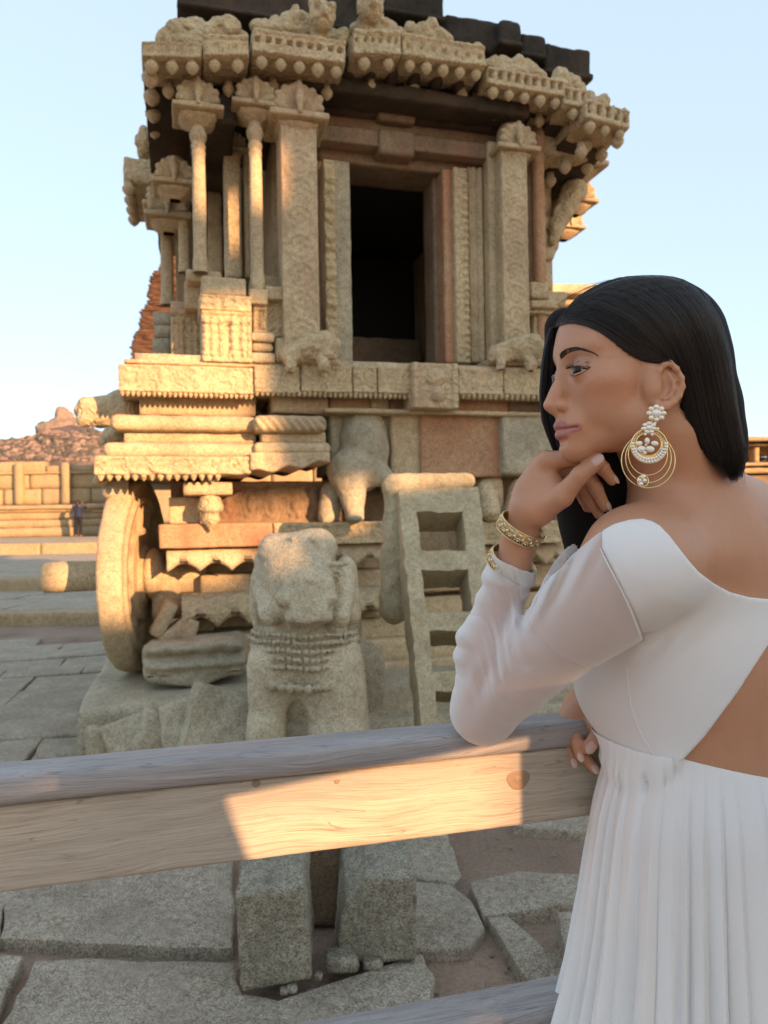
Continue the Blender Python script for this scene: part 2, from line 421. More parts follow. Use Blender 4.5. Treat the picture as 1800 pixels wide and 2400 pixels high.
hand = [
 [c8(45, 560), c8(1290, 560), c8(1300, 1345), c8(1050, 1352), c8(500, 1312), c8(170, 1292), c8(14, 1280), c8(8, 1180)],
 [c8(190, 1425), c8(500, 1412), c8(1100, 1435), c8(1295, 1430), cb(110, 760), cb(300, 790), cb(600, 725), cb(760, 640), cb(850, 590), cb(905, 665), cb(880, 765), cb(700, 1100), (300, 2700), (-60, 2640), c8(10, 1760), c8(90, 1610)],
 [(-160, 2230), c8(0, 1380), c8(132, 1398), c8(60, 1560), c8(-10, 1740), (-200, 2420)],
 [(-240, 2090), c8(0, 1082), c8(22, 1082), c8(-8, 1290), (-220, 2200)],
 [cb(700, 20), cb(940, 20), cb(1012, 260), cb(980, 300), cb(835, 275), cb(760, 180)],
 [cb(600, 295), cb(835, 290), cb(965, 300), cb(1062, 378), cb(1112, 480), cb(1045, 555), cb(930, 567), cb(600, 565)],
 [cb(1045, 292), cb(1250, 248), cb(1600, 262), cb(1640, 370), cb(1300, 402), cb(1110, 432)],
 [cb(1125, 440), cb(1200, 428), cb(1390, 600), cb(1560, 560), cb(1620, 760), cb(1300, 712), cb(1210, 560)],
 [cb(1220, 60), cb(1330, -40), cb(1600, -60), cb(1700, 40), cb(1500, 90)],
]
for i, pl in enumerate(hand):
    slab_poly([G(x, y, ZP)[:2] for x, y in pl], -.02, ZP, parent=pavement, seed=i+1, jag=.012)
bl = [cb(1405, 418), cb(1560, 395), cb(1600, 520), cb(1450, 560)]
slab_poly([G(x, y, .13)[:2] for x, y in bl], -.02, .13, parent=pavement, mat=M['pave'], seed=31, jag=.01)

base_c = toC(P(175, 1667, 4.23))                # front left corner of the shrine's base stone
ZB = float(base_c[2])
# irregular rows of paving to the left of the shrine
rr = random.Random(3); cnt = 0
hand_pts = np.concatenate([[G(x, y, ZP)[:2] for x, y in pl] for pl in hand])
v = -2.6
while v < 5.2 and cnt < 200:
    dv = rr.uniform(.42, .7); u = -4.6+rr.uniform(0, .5)
    while u < 7.2:
        du = rr.uniform(.55, 1.05)
        c = CO+UX*(u+du/2)+WX*(v+dv/2)
        x0, y0 = c[0], c[1]
        D = y0; inside = (base_c[0]-.05 < u+du/2 < 4.9 and v+dv/2 > base_c[1]-.1)
        px = CX+x0/max(D, .1)*FPX; pyy = CY+EYE/max(D, .1)*FPX
        if inside and u < base_c[0]-.15 and c is not None and u+du > base_c[0]: du_k = base_c[0]-.02-u; inside = False
        else: du_k = du
        if not inside and 2.9 < D < 8.85 and -200 < px < 2000 and pyy < 1900:
            g_ = .005
            pts = [CO+UX*(u+a*du_k+rr.uniform(-.02, .02)+(g_ if a == 0 else -g_))+WX*(v+b*dv+rr.uniform(-.018, .018)+(g_ if b == 0 else -g_)) for a, b in ((0, 0), (1, 0), (1, 1), (0, 1))]
            if rr.random() < .985:
                slab_poly(pts, -.02, ZP+rr.uniform(-.012, .015), parent=pavement, seed=50+cnt, jag=.008); cnt += 1
        u += du+rr.uniform(0, .006)
    v += dv

# grit and small stones in the sand between the slabs
mb = MB(); gs_ = lathe([(.001, -.8), (.8, -.5), (1, .1), (.6, .7), (.001, .9)], 6); rg = random.Random(12)
for i in range(900):
    px = rg.uniform(-50, 1500); py = rg.uniform(1820, 2420); p = G(px, py, 0); s = .0022+.006*rg.random()**5; S = np.diag([s*rg.uniform(.8, 1.5), s, s*.7])
    mb.add(xf(gs_[0], S, (p[0], p[1], s*.5+.004)), gs_[1])
mb.obj('gravel', M['block'], kind='stuff')
# three broad low steps rising to the far court
def bx(x0, x1, y0, y1, z0, z1, res, mat, name, parent, **kw):
    V, Fc = box_surf((x0, y0, z0), (x1, y1, z1), res, **kw); return obj(name, V, Fc, mat, parent)
steps = bpy.data.objects.new('court_steps', None); COL.objects.link(steps); steps['kind'] = 'structure'
YS = [(G(120, 1466, 0)[1], .165), ]
d2 = G(120, 1384, .165)[1]; z2 = float(P(120, 1357, d2)[2]); YS.append((d2, z2))
d3 = G(120, 1298, z2)[1]; z3 = float(P(120, 1273, d3)[2]); YS.append((d3, z3))
d4 = G(170, 1257, z3)[1]
for i, (y, z) in enumerate(YS):
    y1 = YS[i+1][0]+.3 if i < 2 else d4+14
    x = -4.4*y/9.5-5
    for k in range(14 if i < 2 else 9):
        L = rr.uniform(1.6, 2.6)*(1+i*.5)
        if x > 3 and i == 0: break
        bx(x+.008, x+L-.008, y+rr.uniform(-.02, .02), y+.5+.3*i, -.2, z+rr.uniform(-.008, .008), (.12, .12, .05), M['wall'], 'step_stone', steps, amp=.012, rnd=.012, ns=6, seed=k+i*20)
        x += L
    # tread paving
    yy = y+.5+.3*i
    while yy < y1-.3:
        dy = rr.uniform(.6, 1.0)*(1+i*1.3); xx = -4.4*yy/9.5-4+rr.uniform(-.6, 0)
        while xx < (1.0 if i < 2 else 4) and cnt < 292:
            dx = rr.uniform(.8, 1.5)*(1+i*1.6)
            px0 = CX+(xx+dx)/yy*FPX
            if -100 < px0 and xx/yy*FPX+CX < 420:
                pts = [(xx+.02, yy+.02), (xx+dx-.02, yy+.02+rr.uniform(-.03, .03)), (xx+dx-.02, yy+dy-.02), (xx+.02, yy+dy-.02+rr.uniform(-.03, .03))]
                slab_poly(pts, z-.2, z+rr.uniform(-.01, .01), parent=pavement, seed=300+cnt, jag=.01); cnt += 1
            xx += dx
        yy += dy
    if i < 2:
        bx(-30, 6, y+.3, y1, -.3, z-.03, 3, M['sand'], 'step_fill', steps, amp=0)
    else:
        bx(-60, 40, y+.5, d4+30, -.3, z-.03, 5, M['sand'], 'court_floor', steps, amp=0)

# enclosure wall far behind, with pilasters and stepped base
wt = thing('enclosure_wall', 'long pale stone compound wall with pilasters, far left behind the court steps', 'wall', (0, d4, z3))
WD = d4+.4
def zpx(py, D, px=120): return float(P(px, py, D)[2])
zt, zm, zc = zpx(1080, WD), zpx(1182, WD), zpx(1108, WD)
xl = -36
seg = np.random.default_rng(5)
def wallbox(x0, x1, y0, y1, z0, z1, name, seed, mat='wall', amp=.03):
    V, Fc = box_surf((x0, y0-d4, z0-z3), (x1, y1-d4, z1-z3), .22, rnd=.03, amp=amp, ns=2.5, seed=seed)
    return obj(name, V, Fc, M[mat], wt)
zz = [z3]+[zpx(p, WD) for p in (1236, 1218, 1200, 1194, 1184)]
for k in range(5):
    off = [0, .12, .30, .18, .05][k]
    for j in range(9): wallbox(xl+j*4.2+.02*k, xl+(j+1)*4.2-.03+.02*k, WD-.55+off, WD+.3, zz[k]+.004, zz[k+1]-.004, 'moulding_stone', k*30+j)
rows = [zm, (zm+zc)/2, zc, zt]
for k in range(3):
    x = xl+seg.uniform(-.6, 0)
    while x < 1.0:
        L = seg.uniform(1.5, 2.9); top = rows[k+1] if k < 2 else rows[3]-abs(seg.normal(0, .12))
        wallbox(x+.02, x+L-.02, WD+.02+seg.uniform(-.03, .03), WD+.6, rows[k]+.006, top-.006, 'wall_block', int(seg.integers(999)))
        x += L
wallbox(xl, 1.5, WD-.1, WD+.5, zc-.06, zc+.05, 'string_course', 4)
for px in (48, 158, -62, 268):
    x = (ray(px, 1130)[0])*WD; wallbox(x-.19, x+.19, WD-.28, WD+.3, zm, zt-.1, 'pilaster', px+90)

# hill of boulders in the haze
def hill_mat():
    t = NT('boulder hill scrub'); v = t.map(); n = t.noise(v, .05, 8, .7); n2 = t.noise(v, .22, 6, .7)
    c = t.ramp(n, [(.38, (.10, .075, .07)), (.52, (.20, .135, .11)), (.7, (.30, .21, .17))])
    c = t.mix(t.ramp(n2, [(.45, (0, 0, 0)), (.6, (.7, .7, .7))]), c, (.13, .115, .095))
    return t.fin(c, .95, t.bump(n2, 2.0), .1)
M['hill'] = hill_mat(); M['hillrock'] = stone('pink granite boulders', (.19, .14, .125), (.28, .215, .19), grain=.3, sc=.05)
M['scrub'] = plain('hazy green scrub', (.085, .075, .06), .9)
HD = 420.
prof = np.array([(-500, 1075), (-200, 1050), (0, 1035), (41, 1029), (75, 1026), (97, 1022), (112, 1016), (138, 1008), (170, 1006), (202, 1006), (224, 1010), (300, 1030), (500, 1065), (900, 1110), (1500, 1150), (1800, 1170), (2300, 1195)], float)
xs = np.linspace(-520, 2320, 300); tops = np.interp(xs, prof[:, 0], prof[:, 1])
V = []
for d in np.linspace(0, 1, 40):
    D = HD*(.62+.5*d); s = sin(min(1, d/.75)*pi/2)**1.1 if d < .75 else cos((d-.75)/.25*pi/2)*.999
    for x, tp in zip(xs, tops):
        p = P(x, tp, HD); zt_ = p[2]*s; V.append((ray(x, 1200)[0]*D, D, zt_))
V = np.array(V); sc_ = np.clip(V[:, 2]/12, 0, 1)
V[:, 2] += sc_*(1.6*fbm(V, .07, 4, 5)+1.0*np.abs(vn(V, .2, 8)))-1
m_ = 40; k_ = 300; q = (np.arange(m_-1)[:, None]*k_+np.arange(k_-1)[None, :]).ravel()
obj('hills', V, np.stack([q, q+1, q+k_+1, q+k_], 1), M['hill'], kind='structure')
hb = BVHTree.FromPolygons([Vector(v) for v in V], [tuple(int(i) for i in f) for f in np.stack([q, q+1, q+k_+1, q+k_], 1)])
bs = lathe([(0.001, -1), (.6, -.8), (1, -.2), (.95, .4), (.55, .85), (.001, 1)], 8)
mb = MB(); mg = MB()
for i in range(1100):
    px = rr.uniform(-40, 330); py = rr.uniform(1010, 1080); d = Vector((ray(px, py)[0], 1, ray(px, py)[1])).normalized()
    h = hb.ray_cast(Vector((0, 0, EYE)), d)
    if h[0] is None: continue
    s = rr.uniform(.35, .9)*(2.4 if rr.random() < .12 else 1.3); S = np.diag([s*rr.uniform(.8, 1.5), s, s*rr.uniform(.5, .9)])
    v = bs[0].copy(); v = v*(1+.3*vn(v+i, 1.1, i))[:, None]
    (mb if rr.random() < .5 else mg).add(xf(v, S, tuple(h[0])), bs[1])
mb.obj('hill_boulders', M['hillrock'], kind='stuff', smooth=False); mg.obj('hill_scrub', M['scrub'], kind='stuff')
f_ = Fld()
def hp_(x, y): return P(x, y, HD-6)
for a, b, r in (((140, 1010), (146, 965), 5.2), ((150, 1005), (158, 975), 5.5), ((166, 1008), (168, 985), 5.0), ((128, 1010), (126, 992), 4.5), ((178, 1012), (180, 1003), 4), ((118, 1012), (116, 1000), 3.5)):
    f_.rc(hp_(*a), hp_(*b), r, r*.42, k=1.5)
f_.ell(hp_(152, 1012), (14, 8, 5), k=3)
V, Fc = f_.grid(hp_(90, 1040)-np.array((0, 12, 0)), hp_(215, 945)+np.array((0, 12, 0)), .6, margin=3)
V = V+np.c_[fbm(V, .3, 3, 4), fbm(V, .3, 3, 5), .6*fbm(V, .3, 3, 6)]*1.4
obj('rock_pinnacle', V, Fc, M['hillrock'], label='pointed pink rock pinnacle on top of the distant boulder hill', category='rock')
f_ = Fld(); 
for i in range(16): f_.ell(hp_(rr.uniform(98, 124), rr.uniform(997, 1016))-np.array((0, 3, 0)), rr.uniform(1.4, 2.8), k=.6)
V, Fc = f_.grid(hp_(85, 1030)-np.array((0, 8, 0)), hp_(140, 980)+np.array((0, 5, 0)), .5, margin=2)
V = V+np.c_[vn(V, .9, 4), vn(V, .9, 5), vn(V, .9, 6)]*.5
obj('hill_bush', V, Fc, plain('green bush', (.07, .12, .04), .9), label='round green bush beside the rock pinnacle on the hill', category='bush')

# red brick tower ruin behind the shrine
bt = thing('brick_tower', 'ruined stepped red brick tower rising behind the left side of the shrine', 'ruin', (float(ray(400, 1100)[0]*30), 30, 0))
BD = 30.
sil = np.array([(851, 304), (800, 307), (785, 312), (760, 325), (722, 327), (700, 345), (660, 348), (640, 352), (633, 362), (618, 374), (606, 382), (590, 395), (570, 405), (540, 430)], float)[::-1]
ymin = 560; n = 0
for py in np.arange(560, 900, 5.2):
    zl = float(P(400, py+5.2, BD)[2]); zh = float(P(400, py, BD)[2])
    xL = np.interp(py, sil[:, 0], sil[:, 1])+rr.uniform(-3.5, 3.5)
    x0 = ray(xL, py)[0]*BD; x1 = ray(520-(xL-304)*.6+rr.uniform(-5, 5), py)[0]*BD
    V, Fc = box_surf((x0, BD, zl+.012), (x1, BD+3.5, zh-.006), (.14, .5, .1), rnd=.03, amp=.07, ns=4, seed=int(py))
    V = V-np.array(bt.location); obj('brick_course', V, Fc, M['brick'], bt); n += 1
zl = float(P(400, 900, BD)[2]); V, Fc = box_surf((ray(304, 900)[0]*BD, BD, 0), (ray(520, 900)[0]*BD, BD+3.5, zl), .6, amp=.05, ns=1)
obj('tower_base', V-np.array(bt.location), Fc, M['wall'], bt)

# temple hall behind the shrine's right side
hd = 13.
ht = thing('temple_hall', 'carved stone hall with overhanging cornice, between the shrine and the black hair', 'building', (3.6, hd, 0), radians(6))
def hbx(x0, x1, y0, y1, z0, z1, name, res=.06, mat='stone', **kw):
    V, Fc = box_surf((x0, y0, z0), (x1, y1, z1), res, **kw); return obj(name, V, Fc, M[mat], ht)
zt = float(P(1300, 682, hd)[2]); zs = hd/FPX
hbx(-1.2, .8, -.35, 4, zt-22*zs, zt, 'cornice', amp=.02, ns=6)
hbx(-1.1, .72, -.15, 4, zt-40*zs, zt-22*zs, 'eave_band', amp=.02, ns=9)
def arc(u, z): return .05*np.cos(u*24)*np.clip(z/.1, 0, 1)
hbx(-1.1, .7, .05, 4, zt-75*zs, zt-40*zs, 'frieze', rel=arc, amp=.02)
for k in range(3): hbx(-1.0+k*.7, -.72+k*.7, .1, .5, 0, zt-75*zs, 'hall_pillar', amp=.015, ns=8, seed=k)
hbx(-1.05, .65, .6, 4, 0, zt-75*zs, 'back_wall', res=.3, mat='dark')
for k in range(3): hbx(-1.3+.1*k, .95-.1*k, -.5+.12*k, .55, .25*k, .25*(k+1)-.01, 'plinth_course', amp=.02, res=.1)
# pavilion at the right edge
pt = thing('pillared_pavilion', 'low dark pillared pavilion far off, right of the black hair', 'building', (9.6+.6, 20, 0))
def pbx(px0, px1, py0, py1, y0, y1, name, mat='wall', res=.12):
    p0 = P(px0, py1, 20); p1 = P(px1, py0, 20); V, Fc = box_surf((p0[0], 20+y0, max(0, p0[2])), (p1[0], 20+y1, p1[2]), res, amp=.03, ns=4, rnd=.02, seed=px0)
    return obj(name, V-np.array(pt.location), Fc, M[mat], pt)
pbx(1716, 1980, 1024, 1038, -.5, 5, 'roof_slab'); pbx(1722, 1980, 1038, 1046, -.2, 5, 'beam')
pbx(1708, 1980, 1084, 1096, -.7, 5, 'floor_slab'); pbx(1712, 1980, 1096, 1112, -.6, 5, 'plinth'); pbx(1720, 1980, 1112, 1500, -.5, 5, 'base_wall', 'dark', .4)
for k, px in enumerate((1728, 1768, 1812, 1856, 1900)): pbx(px, px+12, 1046, 1084, 0, .35, 'pillar')
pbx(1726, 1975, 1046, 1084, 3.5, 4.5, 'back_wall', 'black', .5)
# ================================================================ the stone chariot shrine
SH = thing('stone_chariot_shrine', 'ornate beige stone chariot shrine with carved pillars and dark doorway on a moulded plinth', 'shrine', tuple(CO), TH)
_sd = [100]
def rectc(px0, py0, px1, py1, w):
    pm, qm = (py0+py1)/2, (px0+px1)/2
    return UZ(px0, pm, w)[0], UZ(px1, pm, w)[0], UZ(qm, py1, w)[1], UZ(qm, py0, w)[1]
def cbx(name, px0, py0, px1, py1, w0, w1, mat='stone', res=.03, par=None, **kw):
    u0, u1, z0, z1 = rectc(px0, py0, px1, py1, w0); _sd[0] += 1
    kw.setdefault('seed', _sd[0]); kw.setdefault('amp', .006)
    V, Fc = box_surf((u0, w0, z0), (u1, w1, z1), res, **kw); return obj(name, V, Fc, M[mat], par or SH)
def ubx(name, u0, u1, w0, w1, z0, z1, mat='stone', res=.03, par=None, **kw):
    _sd[0] += 1; kw.setdefault('seed', _sd[0]); kw.setdefault('amp', .006)
    V, Fc = box_surf((u0, w0, z0), (u1, w1, z1), res, **kw); return obj(name, V, Fc, M[mat], par or SH)
R90 = Matrix.Rotation(pi/2, 3, 'X')
# --- relief patterns (metres)
def rel_medal(r=.07, amp=.006):
    def f(u, z):
        W = u.max(); x = u-W/2; k = np.round(z/(2.15*r)); y = z-k*2.15*r; d = np.hypot(x, y); a = np.arctan2(y, x)
        g = np.cos(d/r*pi*3.4)*.7+.7*np.cos(a*6+d/r*5)*(d > r*.35)*np.clip((r*1.05-d)/.01, 0, 1)
        ring = np.exp(-((d-r)/.007)**2); bord = ((x > W/2-.018) | (x < -W/2+.018))*1.0
        return amp*(.7*g+1.2*ring+1.2*bord)
    return f
def rel_band(step=.09, amp=.006, seed=0):
    def f(u, z):
        Hh = z.max(); k = np.floor(u/step); x = (u-k*step)/step-.5; y = z/Hh-.5
        q = np.c_[u*1.0, z, np.full(len(u), seed*3.)]
        return amp*(np.cos(x*2*pi)*.6*(np.abs(y) < .34)+1.1*(np.abs(y) > .40)+1.2*fbm(q, 26, 2, seed)*(np.abs(y) < .36)+.5*np.cos((x*x+y*y)*50)*(np.abs(y) < .33))
    return f
def rel_rough(amp=.012, s=14, seed=0): return lambda u, z: amp*fbm(np.c_[u, z, np.full(len(u), seed*2.)], s, 3, seed)
def rel_niche(n, y0=.35, y1=.72, depth=.035, fill=.5, amp=.008, seed=0):
    def f(u, z):
        W, Hh = u.max(), z.max(); x = (u/W*n) % 1-.5; y = z/Hh
        hole = (np.abs(x) < fill*.5) & (y > y0) & (y < y1)
        q = np.c_[u, z, np.full(len(u), seed*5.)]
        return amp*fbm(q, 22, 3, seed)+amp*(y > .85)+amp*(y < .15)-depth*hole
    return f
def teeth(px0, px1, py, w, n, s=1.0, name='bud_row'):
    u0, u1, z, _ = rectc(px0, py-.1, px1, py, w); p = lathe([(.001, -.055), (.012, -.045), (.024, -.02), (.026, 0), (.022, .02), (.001, .022)], 8)
    mb = MB(); st = (u1-u0)/n
    for i in range(n): mb.add(xf(p[0], np.diag([s*st/.055, s*st/.055, s*st/.06]), (u0+(i+.5)*st, w, z)), p[1])
    return mb.obj(name, M['carved'], SH, kind='stuff') if n > 60 else mb.obj(name, M['carved'], SH)

# --- base stone + broken front edge
bu, bw = base_c[0], base_c[1]
ubx('base_stone', bu, bu+1.18, bw, 2.6, -.05, ZB, 'grey', .045, rnd=.03, amp=.015, ns=5, big=.02, rel=rel_rough(.03, 4))
ubx('base_stone', bu+1.2, 4.6, bw+.25, 2.6, -.05, ZB-.02, 'grey', .08, rnd=.03, amp=.015, ns=5)
ubx('base_course', bu+.06, 3.4, bw+.1, 1.2, -.05, .12, 'grey', .05, rnd=.02, amp=.02, ns=6)
# carved lumps and shards leaning on the base front
for i, (px, py, D, r, t) in enumerate([(245, 1745, 4.05, .10, .1), (300, 1730, 4.02, .12, -.3), (375, 1730, 4.0, .13, .5), (455, 1700, 3.95, .17, -.2), (525, 1700, 3.85, .2, .3)]):
    p = toC(P(px, py, D)); V, Fc = box_surf((-r, -.07, -r*.9), (r, .09, r*.9), .025, rnd=.02, amp=.02, ns=9, seed=i, big=.03)
    V = xf(V, Matrix.Rotation(t, 3, 'Y') @ Matrix.Rotation(-.25, 3, 'X'), p); obj('broken_stone', V, Fc, M['grey'], SH)

# --- lower plinth, seen under the overhanging ledge
def kapota(px0, px1, py0, py1, w, n, mat='stone', depth=.3, name='scalloped_cornice', amp=.03):
    """cornice whose lower lip hangs in scallops"""
    u0, u1, z0, z1 = rectc(px0, py0, px1, py1, w); NU = n*12; pr = []
    us = np.linspace(u0, u1, NU+1); ph = (np.linspace(0, n, NU+1) % 1); sc = np.abs(np.sin(ph*pi))
    h = z1-z0; rows = [(depth, 1.0), (.10, 1.0), (.05, .9), (.02, .72), (0, .45), (0, .15), (.015, 0), (.06, .05), (depth, .35)]
    V = []
    for dw, f in rows:
        z = z0+h*f+(h*.42*(1-sc) if f < .2 else 0)
        z = z0+h*f + (h*.34*sc if f < .2 else 0)
        V.append(np.c_[us, np.full(NU+1, w+dw), z*np.ones(NU+1)])
    m = len(rows); V = np.concatenate(V); Fc = []
    for i in range(m):
        for j in range(NU): a = i*(NU+1)+j; b = ((i+1) % m)*(NU+1)+j; Fc.append((a, a+1, b+1, b))
    Fc.append([i*(NU+1) for i in range(m)]); Fc.append([i*(NU+1)+NU for i in range(m)][::-1])
    V = V+.006*np.c_[fbm(V, 12, 2, 1), fbm(V, 12, 2, 2), fbm(V, 12, 2, 3)]
    return obj(name, V, Fc, M[mat], SH, smooth=True)
u_in = UZ(560, 1500, .5)[0]
cbx('plinth_core', 455, 1130, 1330, 1640, .62, 2.2, 'stone', .08)
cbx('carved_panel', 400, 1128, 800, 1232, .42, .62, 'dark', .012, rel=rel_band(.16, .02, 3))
cbx('beam_slab', 372, 1227, 640, 1283, .12, .62, 'pink', .02, rel=rel_band(.3, .004, 2))
cbx('beam_slab', 642, 1224, 905, 1276, .14, .62, 'carved', .014, rel=rel_band(.05, .009, 4))
cbx('beam_slab', 1128, 1222, 1330, 1274, .14, .62, 'carved', .014, rel=rel_band(.05, .009, 4))
kapota(390, 900, 1276, 1334, .16, 7, 'stone', .4)
kapota(1128, 1330, 1276, 1326, .2, 4, 'stone', .4)
cbx('neck_course', 470, 1334, 1330, 1392, .38, .7, 'stone', .03)
kapota(426, 905, 1386, 1464, .2, 6, 'carved', .4, 'lotus_cornice')
cbx('neck_course', 470, 1462, 1330, 1500, .34, .7, 'stone', .03)
cbx('plinth_course', 424, 1486, 780, 1560, .22, .8, 'carved', .02, rel=rel_rough(.02, 12, 4))
for k, (a, b, w) in enumerate(((1395, 1440, .42), (1440, 1488, .32), (1488, 1540, .24), (1540, 1600, .15))):
    cbx('plinth_course', 800, a, 1330, b, w, 1.0, 'stone', .03, rnd=.015, amp=.01)
# broken lintel fragment lying under the front
u0, u1, z0, z1 = rectc(338, 1508, 577, 1624, -.12)
def fragw(V):
    V = V.copy(); c = np.array(((u0+u1)/2, 0, z0)); V[:, 2] += -.10*np.clip((V[:, 0]-u0)/(u1-u0), 0, 1)*0+.05*((V[:, 0]-c[0])/.3)**2*(V[:, 2] < z0+.12); return V
V, Fc = box_surf((u0, -.12, ZB+.01), (u1, .3, z1), .016, rnd=.05, amp=.02, ns=7, big=.045, bigs=3, seed=8,
                 rel=lambda u, z: .02*fbm(np.c_[u, z*2.4, u*0], 12, 3, 4)+.03*np.sin(z*55)*(z > .12)+.02*np.abs(np.sin(u*20))*(z > .2), warp=fragw)
fr = obj('fallen_cornice_fragment', V+0, Fc, M['grey']); fr.location = CO; fr.rotation_euler = (0, 0, TH)
fr['label'] = 'broken carved cornice fragment lying on the base between the wheel and the elephant'; fr['category'] = 'stone fragment'
# reddish stones at the foot of the wheel
for i, (px, py, a) in enumerate(((385, 1450, .5), (415, 1475, .9), (440, 1490, .3))):
    p = PC(px, py, .3); V, Fc = box_surf((-.05, -.1, -.13), (.05, .1, .13), .03, amp=.015, rnd=.02, seed=i)
    obj('shard', xf(V, Matrix.Rotation(a, 3, 'Y'), p), Fc, M['stone'], SH)
# pendant
pu, pw, pz = PC(495, 1248, -.02); s = 52/FPX*4.7/2
pen = lathe([(.001, 0), (s*.5, .05), (s*.95, .085), (s*.8, .10), (s*.8, .135), (s*1.15, .14), (s*1.2, .17), (s*.85, .25), (s*.6, .29), (s*.75, .31), (s*.75, .36), (.001, .36)], 12, mod=lambda a, z: 1+.06*np.cos(4*a))
obj('pendant', xf(pen[0], None, (pu, pw+.1, pz)), pen[1], M['carved'], SH)
cbx('bracket', 430, 1130, 545, 1160, -.0, .6, 'stone', .03)
cbx('bracket', 395, 1165, 470, 1228, .28, .62, 'stone', .02, rel=rel_rough(.012, 14))

# --- the wide ledge: stacked mouldings
def ledge(name, segs, py0, py1, w0, w1, mat, **kw):
    for a, b, dy in segs: cbx(name, a+1, py0+dy, b-1, py1+dy, w0, w1, mat, **kw)
SEG = [(276, 594, 0), (596, 704, 0), (706, 826, -1), (828, 884, 0), (886, 962, 2)]
for i, (a, b, dy) in enumerate(SEG): cbx('frieze_stone', a, 857+dy, b, 921+dy, -.0+.004*(i % 2), 2.4, 'carved', .011, rel=rel_band(.11, .007, i), rnd=.012)
for i, (a, b, dy) in enumerate([(1074, 1180, 4), (1182, 1300, 6), (1302, 1420, 10)]): cbx('frieze_stone', a, 857+dy, b, 921+dy, .004*(i % 2), 2.4, 'carved', .011, rel=rel_band(.11, .007, i+9), rnd=.012)
cbx('frieze_cap', 290, 850, 826, 859, .03, 2.2, 'stone', .03)
cbx('carved_block', 966, 850, 1076, 957, -.06, .5, 'carved', .008, rnd=.015, rel=lambda u, z: .012*fbm(np.c_[u, z, u*0], 24, 3, 1)+.045*np.sqrt(np.clip(1-((u-u.max()*.55)/.055)**2-((z-.10)/.055)**2, 0, 1))+.03*np.sqrt(np.clip(1-((u-u.max()*.5)/.08)**2-((z-.22)/.06)**2, 0, 1))+.02*(np.abs(u-.025) < .02)+.02*(np.abs(u-u.max()+.025) < .02))
teeth(280, 594, 922, .02, 26); teeth(596, 965, 922, .02, 31); teeth(1078, 1400, 928, .02, 26)
cbx('neck_course', 326, 926, 600, 974, .2, 2.2, 'stone', .03)
cbx('neck_course', 636, 928, 770, 968, .16, .9, 'stone', .03)
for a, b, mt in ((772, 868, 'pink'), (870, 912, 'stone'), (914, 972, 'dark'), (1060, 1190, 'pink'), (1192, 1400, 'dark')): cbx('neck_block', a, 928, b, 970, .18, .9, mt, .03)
cbx('soffit_slab', 760, 962, 1400, 972, .08, 1.2, 'stone', .04)
cbx('moulding', 258, 972, 604, 1009, -.02, 2.4, 'stone', .02, rnd=.045)
cbx('moulding_neck', 290, 1007, 600, 1040, .07, 2.3, 'stone', .03)
cbx('moulding', 240, 1036, 604, 1072, -.06, 2.4, 'stone', .02, rnd=.05)
V, Fc = box_surf((0, 0, 0), (1, 1, 1), .5)
cbx('drip_fascia', 218, 1068, 590, 1113, -.13, 2.4, 'carved', .011, rnd=.02, rel=lambda u, z: .007*np.sin(u*45+4*np.sin(z*40))*(z < .09)+.008*(z > .095)+.006*(z < .012))
teeth(226, 520, 1113, -.1, 15, .85)
# worn right end of the ledge
for nm, a, b, c, d, w0, kw in (('fluted_roll', 596, 972, 768, 1012, -.13, dict(rnd=.045, rel=lambda u, z: .012*np.sin((u*1.0+z*.8)*110))),
                           ('moulding_neck', 612, 1010, 764, 1040, -.04, dict(rnd=.02)),
                           ('moulding', 596, 1036, 776, 1064, -.12, dict(rnd=.04)),
                           ('broken_fascia', 585, 1060, 776, 1112, -.16, dict(rnd=.02, rel=lambda u, z: .006*np.sin(u*50)*(z > .06), warp=None))):
    o = cbx(nm, a, b, c, d, w0, .8, 'stone', .011, **kw)
    if nm == 'broken_fascia':
        me = o.data; co = np.zeros(len(me.vertices)*3); me.vertices.foreach_get('co', co); co = co.reshape(-1, 3)
        zt = co[:, 2].max(); zb = co[:, 2].min(); x = (co[:, 0]-co[:, 0].min())/np.ptp(co[:, 0])
        lim = .15+.65*x**1.5+.12*np.sin(x*17); co[:, 2] = zt-(zt-co[:, 2])*(1-lim*.75)
        me.vertices.foreach_set('co', co.ravel()); me.update()
# side spouts on the left
def lump(name, pts, rs, mat='carved', h=.013, amp=.012, ns=16, par=None, k=.03, extra=None):
    f = Fld(); f.chain(pts, rs, k)
    if extra: extra(f)
    al = np.array(pts); m = max(rs)+.05
    V, Fc = f.grid(al.min(0)-m, al.max(0)+m, h); V = V+np.c_[fbm(V, ns, 3, 1), fbm(V, ns, 3, 2), fbm(V, ns, 3, 3)]*amp
    return obj(name, V, Fc, M[mat], par or SH)
lump('beast_spout', [PC(290, 965, .5), PC(235, 965, .5), PC(208, 960, .5), PC(200, 945, .45)], [.13, .11, .09, .04], extra=lambda f: (f.ell(PC(200, 985, .45), (.06, .06, .05), k=.03), f.ell(PC(285, 935, .5), (.08, .1, .07), k=.03)))
lump('scroll_spout', [PC(290, 1030, .4), PC(262, 1022, .35), PC(245, 1035, .3)], [.09, .06, .03])
lump('scroll_spout', [PC(250, 1115, .3), PC(228, 1130, .1)], [.06, .03])
cbx('corner_block', 262, 918, 330, 972, .45, 1.4, 'grey', .04, amp=.012)
cbx('corner_bracket', 240, 1120, 300, 1168, .2, 1.2, 'grey', .03, amp=.015, rnd=.03)

